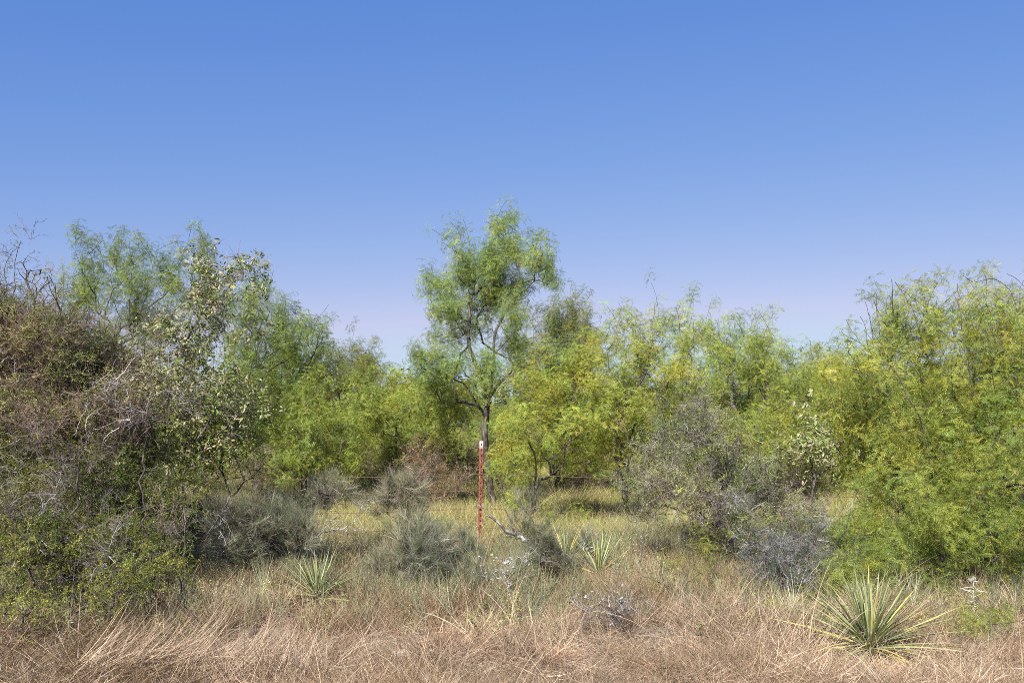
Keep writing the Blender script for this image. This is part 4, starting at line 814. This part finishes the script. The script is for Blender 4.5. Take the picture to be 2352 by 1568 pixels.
for q, z in enumerate(WZ):
    x = np.arange(-8.2, 8.4, .02); span = np.where(x < 0, -x/8.2, x/8.4); sag = -.07*4*span*(1-span)*(1 if q != 2 else 1.2); lo = np.interp(x, [-8.2, 0, 8.4], [-.015, 0, -.02])
    cz = z+sag+lo+.004*np.sin(x*3+q); cy = -.018+.01*np.sin(x*.9+q*2); parts = []
    for ph in (0, pi):
        pts = np.stack([x, cy+.0026*np.cos(x*60+ph), cz+.0026*np.sin(x*60+ph)], 1); V, F = poly_tube(pts, np.full(len(x), .0022), 3); parts.append((V, F, None))
    bx_ = np.arange(-8.1, 8.3, .125)+r.uniform(-.01, .01, len(np.arange(-8.1, 8.3, .125))); bc = np.stack([bx_, np.interp(bx_, x, cy), np.interp(bx_, x, cz)], 1)
    for _ in range(2):
        d = rdir(len(bx_), -1, 1, r)*[.35, 1, 1]*.016; V, F = tubes(bc-d, bc+d, np.full(len(bc), .0016), np.full(len(bc), .0008), 3); parts.append((V, F, None))
    V, F, _ = join(parts); obj('wire', mesh('wire', V, F, M['rust']), fence)

# ------------------------------------------------------------------ grass
r = np.random.default_rng(21)
def field(n, y0, y1, half, pw=1.):
    u = r.uniform(0, 1, n)**pw; y = y0+(y1-y0)*u; x = r.uniform(-1, 1, n)*(half*y+.6); return x, y
HOLLOWS = [(880, 7.2, .34), (1450, 6.95, .5), (1300, 8.3, .3), (560, 7.0, .3), (1000, 7.3, .25), (330, 6.6, .3), (1640, 8.0, .3), (700, 6.5, .2), (1270, 9.3, .3), (1750, 7.6, .25), (1130, 6.5, .18), (650, 7.6, .22), (1850, 8.3, .3), (2180, 7.4, .25)]
def hollow(x, y):
    k = np.ones_like(x)
    for px, Y, rad in HOLLOWS: k = k*np.clip(np.hypot(x-(px-CX)*Y/FL, (y-Y)*.6)/rad-.35, .12, 1)
    return k
def sown(name, key, n, y0, y1, cols, size, label, keep=None, tilt=.18, wind=None, wt=None, pw=1., zoff=0, half=.56, var=.2):
    x, y = field(n, y0, y1, half, pw)
    if keep is not None: m = r.random(n) < keep(x, y)*hollow(x, y); x, y = x[m], y[m]
    n = len(x); pt = np.stack([x, y, gz(x, y)+zoff], 1); d = UP+r.normal(0, tilt, (n, 3))*[1, 1, 0]
    if wind is not None: d = d+wind(x, y)
    ph = np.sin(x*1.7+y*1.1)*np.sin(y*1.9-x*.6); big = np.sin(x*.9+1.7*np.sin(y*.8+1))*np.sin(y*1.3+.5*x); tn = tints(n, cols, r, var, wt)*np.exp(.14*ph+.18*big)[:, None]*(np.array([.79, .80, .715]) if y1 < 12 or key == 'fine_grass' else 1)
    return scatter(name, key, pt, d, r.uniform(.7, 1.25, n)*size*(1+.15*ph), tn, None, r, label=label)
def patch(x, y, s=1., o=0): return .5+.5*np.sin(x*1.9*s+o+1.3*np.sin(y*1.4*s))*np.sin(y*2.3*s+o*2+np.sin(x*s))
TAN = [(.42, .325, .235), (.50, .40, .29), (.31, .225, .15), (.58, .48, .36)]
RED = [(.34, .22, .14), (.40, .27, .17), (.28, .175, .11), (.45, .335, .23)]
OLV = [(.26, .27, .14), (.33, .31, .18), (.24, .27, .11), (.38, .33, .21)]
near = lambda y, a_, b_: np.clip((b_-y)/(b_-a_), 0, 1)
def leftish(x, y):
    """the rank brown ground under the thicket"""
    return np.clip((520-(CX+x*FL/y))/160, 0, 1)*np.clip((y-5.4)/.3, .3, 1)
def clear(x, y):
    """thin out round the rosettes"""
    k = np.ones_like(x)
    for px, Y, rad in ((1998, 6.55, .6), (728, 8.3, .4), (1375, 10., .36), (1300, 10.6, .3)):
        cx = (px-CX)*Y/FL; d = np.hypot(x-cx, y-Y+.12); k = k*np.clip((d-rad*.5)/(rad*.6), .04, 1)
    return k
sown('matted_grass', 'thatch', 11500, 5.2, 13.5, TAN+RED[:3], .8, 'matted dead tan grass covering the foreground ground', keep=lambda x, y: (.3+.7*near(y, 7.6, 9.5))*(.2+.8*clear(x, y))*(1-.75*leftish(x, y)), pw=1.3, var=.32)
sown('dry_grass', 'fine_grass', 7500, 5.3, 7.8, RED+TAN[:2], .6, 'short fine reddish tan dry grass in the foreground', keep=lambda x, y: (.1+.9*patch(x, y, 1., 1)**1.6)*clear(x, y)*(1-.6*leftish(x, y)), var=.3)
sown('dry_grass', 'fine_grass', 6000, 7.0, 10.5, RED+TAN[:1], 1.0, 'taller red brown dry grass with small seed heads in drifts', keep=lambda x, y: patch(x, y, .9, 1)**1.8*clear(x, y), var=.3)
sown('straw_grass', 'long_grass', 2400, 5.4, 8, TAN, .62, 'long pale straw stalks arching over the foreground', keep=lambda x, y: patch(x, y, .8, 4)**1.7*clear(x, y)*(1-.85*leftish(x, y)), tilt=.8)
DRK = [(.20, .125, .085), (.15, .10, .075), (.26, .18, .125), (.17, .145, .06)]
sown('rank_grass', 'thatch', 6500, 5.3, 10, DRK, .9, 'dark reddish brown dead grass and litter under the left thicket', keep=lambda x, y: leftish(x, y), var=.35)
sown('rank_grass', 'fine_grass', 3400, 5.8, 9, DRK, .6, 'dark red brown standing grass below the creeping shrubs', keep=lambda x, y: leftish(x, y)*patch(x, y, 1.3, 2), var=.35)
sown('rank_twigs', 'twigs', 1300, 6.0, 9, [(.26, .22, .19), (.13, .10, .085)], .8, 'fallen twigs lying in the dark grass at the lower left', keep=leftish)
sown('grass_stalks', 'stalks', 900, 5.4, 10, [(.68, .55, .42), (.60, .46, .34)], .75, 'scattered single bleached stalks leaning every way over the foreground', keep=lambda x, y: clear(x, y)*(1-.6*leftish(x, y)), tilt=.8)
sown('green_weeds', 'green_grass', 6500, 6.4, 13.5, OLV, .8, 'thin green weeds among the dry foreground grass', keep=lambda x, y: np.clip((y-7)/1.6, .08, 1)*(.35+.65*patch(x, y, 1.2, 9))*clear(x, y), var=.3)
sown('broom_weeds', 'broom', 6500, 6.9, 13.5, [(.20, .24, .14), (.26, .28, .18), (.24, .26, .12)], 1.1, 'grey green wiry stems growing between the foreground and the fence', keep=lambda x, y: np.clip((y-7.)/1.6, 0, 1)*patch(x, y, 1.1, 3)**1.1*clear(x, y), var=.3)
sown('weed_twigs', 'twigs', 2200, 6.0, 13, [(.30, .25, .21), (.22, .17, .14), (.16, .12, .10)], .85, 'dead weed stems standing in the grass', keep=lambda x, y: patch(x, y, 1.4, 5)*clear(x, y))
sown('leafy_weeds', 'small', 2600, 6.6, 13, [(.26, .29, .08), (.33, .33, .12), (.22, .26, .10)], 1.2, 'small leafy weeds scattered low in the grass', keep=lambda x, y: patch(x, y, 1., 6)**1.5*clear(x, y), zoff=.08)
sown('mid_dry_grass', 'fine_grass', 5200, 8.6, 14, [(.36, .26, .17), (.42, .33, .21), (.30, .22, .13)], 1.05, 'tan brown standing dry grass around the fence line', keep=lambda x, y: patch(x, y, .8, 7)**1.2*clear(x, y), var=.3)
sown('tall_weeds', 'fine_grass', 4200, 12.2, 22, [(.40, .30, .18), (.34, .30, .16), (.30, .22, .14)], 1.25, 'brownish tall weeds in the clearing under the trees', keep=lambda x, y: patch(x, y, .7, 2)**1.4)
sown('pasture_grass', 'green_grass', 14000, 12.2, 34, [(.34, .35, .10), (.39, .37, .13), (.28, .31, .09), (.42, .36, .17)], 1.1, 'yellow green pasture grass beyond the fence', pw=1.5)
sown('pasture_grass', 'green_grass', 6000, 34, 90, [(.38, .36, .14), (.44, .39, .17)], 2.2, 'tall pale grass in the distance between the trees', pw=1.5)
# single straw clumps that stand out, each a thing
def clump(label, px, Y, n, key, size, lean, cols, spread, tilt=.3, line=None):
    b0 = P(px, HY, Y); b0[2] = gz(b0[0], Y); root = empty('grass_clump', tuple(b0), label=label, cat='grass clump', group='large dry grass clumps')
    pt = r.normal(0, spread, (n, 3))*[1, .6, 0]; pt = pt+(0 if line is None else r.uniform(0, 1, (n, 1))*np.array(line)); scatter('blades', key, pt, UP+np.array(lean)+r.normal(0, tilt, (n, 3))*[1, 1, .2], r.uniform(.8, 1.2, n)*size, tints(n, cols, r, .15)*[.86, .84, .80], root, r)
STRAW = [(.60, .47, .34), (.66, .54, .40), (.50, .38, .27)]
clump('pale straw clump combed toward the upper right at the lower left', 190, 6.1, 70, 'combed', .85, (2.1, .2, 0), STRAW, .10, .16, (.55, .25, .0))
clump('straw clump swept to the right beside the small dark forked sapling', 400, 6.2, 50, 'combed', .7, (1.9, .1, 0), STRAW, .10, .2, (.6, .3, .02))
clump('low straw clump at the bottom edge left of centre', 620, 6.1, 40, 'long_grass', 1.0, (.9, 0, 0), STRAW, .2, .3)
clump('tan bunch of upright grass at the foot of the red fence post', 1108, 11.6, 16, 'fine_grass', 1.1, (0, 0, 0), RED, .12, .12)
clump('red brown bunch of grass in front of the pale rosette', 1430, 9.2, 26, 'fine_grass', 1.15, (0, 0, 0), RED, .2, .15)
clump('long straw clump fanning out left of the large rosette', 1800, 6.5, 24, 'long_grass', 1.0, (-.7, 0, 0), STRAW, .22, .3)
clump('arching straw clump at the bottom centre', 1010, 6.3, 18, 'long_grass', .9, (.3, 0, 0), TAN, .2, .4)
clump('arching straw clump right of the heap of dark fallen twigs', 1620, 6.7, 22, 'long_grass', 1., (.1, 0, 0), TAN, .2, .4)
clump('tan grass clump in the lower right corner', 2300, 6.5, 18, 'fine_grass', 1., (.1, 0, 0), RED, .2, .3)
for q, (px, Y, key, size, lean, cols, lab) in enumerate([
    (760, 7.6, 'fine_grass', .95, (.2, 0, 0), RED, 'red brown grass bunch just in front of the left small rosette'),
    (980, 7.8, 'fine_grass', 1.0, (-.3, 0, 0), RED, 'red brown grass bunch right of the dark hollow in the grass'),
    (820, 6.9, 'combed', .8, (1.2, 0, 0), TAN, 'tan grass leaning right over the dark hollow'),
    (1180, 6.6, 'long_grass', .8, (0, 0, 0), TAN, 'arching tan grass between the white lichen branch and the bottom edge'),
    (1330, 6.9, 'combed', .75, (-.8, 0, 0), STRAW, 'straw leaning left beside the heap of dark twigs'),
    (1560, 7.4, 'combed', .8, (.9, 0, 0), STRAW, 'straw leaning right under the dark forked twig plant'),
    (1700, 7.2, 'long_grass', .85, (.2, 0, 0), TAN, 'domed tan grass clump left of the long straw clump'),
    (1760, 6.3, 'combed', .8, (1.6, 0, 0), STRAW, 'bleached straw swept right in front of the large rosette'),
    (2120, 7.3, 'fine_grass', .9, (.2, 0, 0), RED, 'red brown grass bunch behind the right side of the large rosette')]):
    clump(lab, px, Y, 18, key, size*.9, lean, cols, .17, .4)
# stones, flowers, thistle
def stone(label, px, Y, s, seed):
    r_ = np.random.default_rng(seed); import bmesh
    bm = bmesh.new(); bmesh.ops.create_icosphere(bm, subdivisions=2, radius=1)
    for v in bm.verts: v.co = Vector((v.co.x*s*1.4, v.co.y*s, v.co.z*s*.55))*(1+.25*math.sin(v.co.x*3+seed)*math.cos(v.co.y*4+seed)+r_.normal(0, .04))
    me = bpy.data.meshes.new('stone'); bm.to_mesh(me); bm.free(); me.materials.append(M['stone'])
    b0 = P(px, HY, Y); o = obj('stone', me, None, (b0[0], Y, gz(b0[0], Y)+.05), label=label, cat='stone')
stone('pale stone showing through the dead grass at the bottom centre left', 925, 6.75, .045, 1)
stone('small pale stone in bare ground at the lower left', 232, 6.4, .03, 2)
M['flower'] = plain_mat('yellow_petal', (.75, .5, .02), (.85, .65, .05), 30)
for q, (x, y, Y, lab) in enumerate([(1069, 1437, 7.6, 'tiny yellow flower in the tan grass right of the dark hollow'), (946, 1539, 6.4, 'tiny yellow flower near the bottom edge left of centre'), (1050, 1529, 6.5, 'tiny yellow flower near the bottom edge at centre'), (1960, 1464, 6.5, 'tiny yellow flower left of the large rosette')]):
    c = P(x, y, Y); g0 = gz(c[0], Y); az = np.arange(8)*2*pi/8; d = np.stack([np.cos(az), np.sin(az)-.6, 0*az+.5], 1)
    root = empty('flower', (c[0], Y, float(g0)), label=lab, cat='flower', group='tiny yellow flowers')
    V, F = diamonds(np.zeros((8, 3)), d, np.cross(d, [0, -.6, 1.]), np.full(8, .012), np.full(8, .006)); obj('petals', mesh('petals', V+[0, 0, c[2]-g0], F, M['flower']), root)
    V, F = poly_tube(np.array([[.02, .02, 0], [.01, 0, (c[2]-g0)*.5], [0, 0, c[2]-g0]]), np.full(3, .0012), 4); obj('stem', mesh('stem', V, F, M['bark_grey']), root)
# dry thistle
c = P(2235, 1325, 7.9); root = empty('thistle', (c[0], 7.9, float(gz(c[0], 7.9))), label='dried pale thistle with a spiky head in front of the right hand trees', cat='thistle')
g0 = root.location.z; parts = []; r2 = np.random.default_rng(3)
stem = np.array([[0, 0, 0], [.01, 0, .15], [0, 0, c[2]-g0-.03]]); V, F = poly_tube(stem, [.004, .003, .003], 5); obj('stem', mesh('stem', V, F, M['fibre']), root)
n = 90; d = rdir(n, -.2, 1, r2); V, F, _ = blades(np.tile([0, 0, c[2]-g0-.03], (n, 1)), d, d+UP*.2, r2.uniform(.03, .06, n), np.full(n, .004), 2); o = obj('head', mesh('head', V, F, M['fibre']), root); o['kind'] = 'stuff'
n = 60; z = r2.uniform(.05, c[2]-g0-.05, n); d = rdir(n, -.1, .6, r2); V, F, _ = blades(np.stack([0*z, 0*z, z], 1), d, d-UP*.4, r2.uniform(.06, .14, n), np.full(n, .006), 3); o = obj('leaves', mesh('leaves', V, F, M['fibre']), root); o['kind'] = 'stuff'
print('BUILD', round(time.time()-T0, 1), 's, instances', NINST[0], 'tris', sum(len(m.loops)-2*len(m.polygons) for m in {o.data for o in sc.objects if o.type == 'MESH'}))
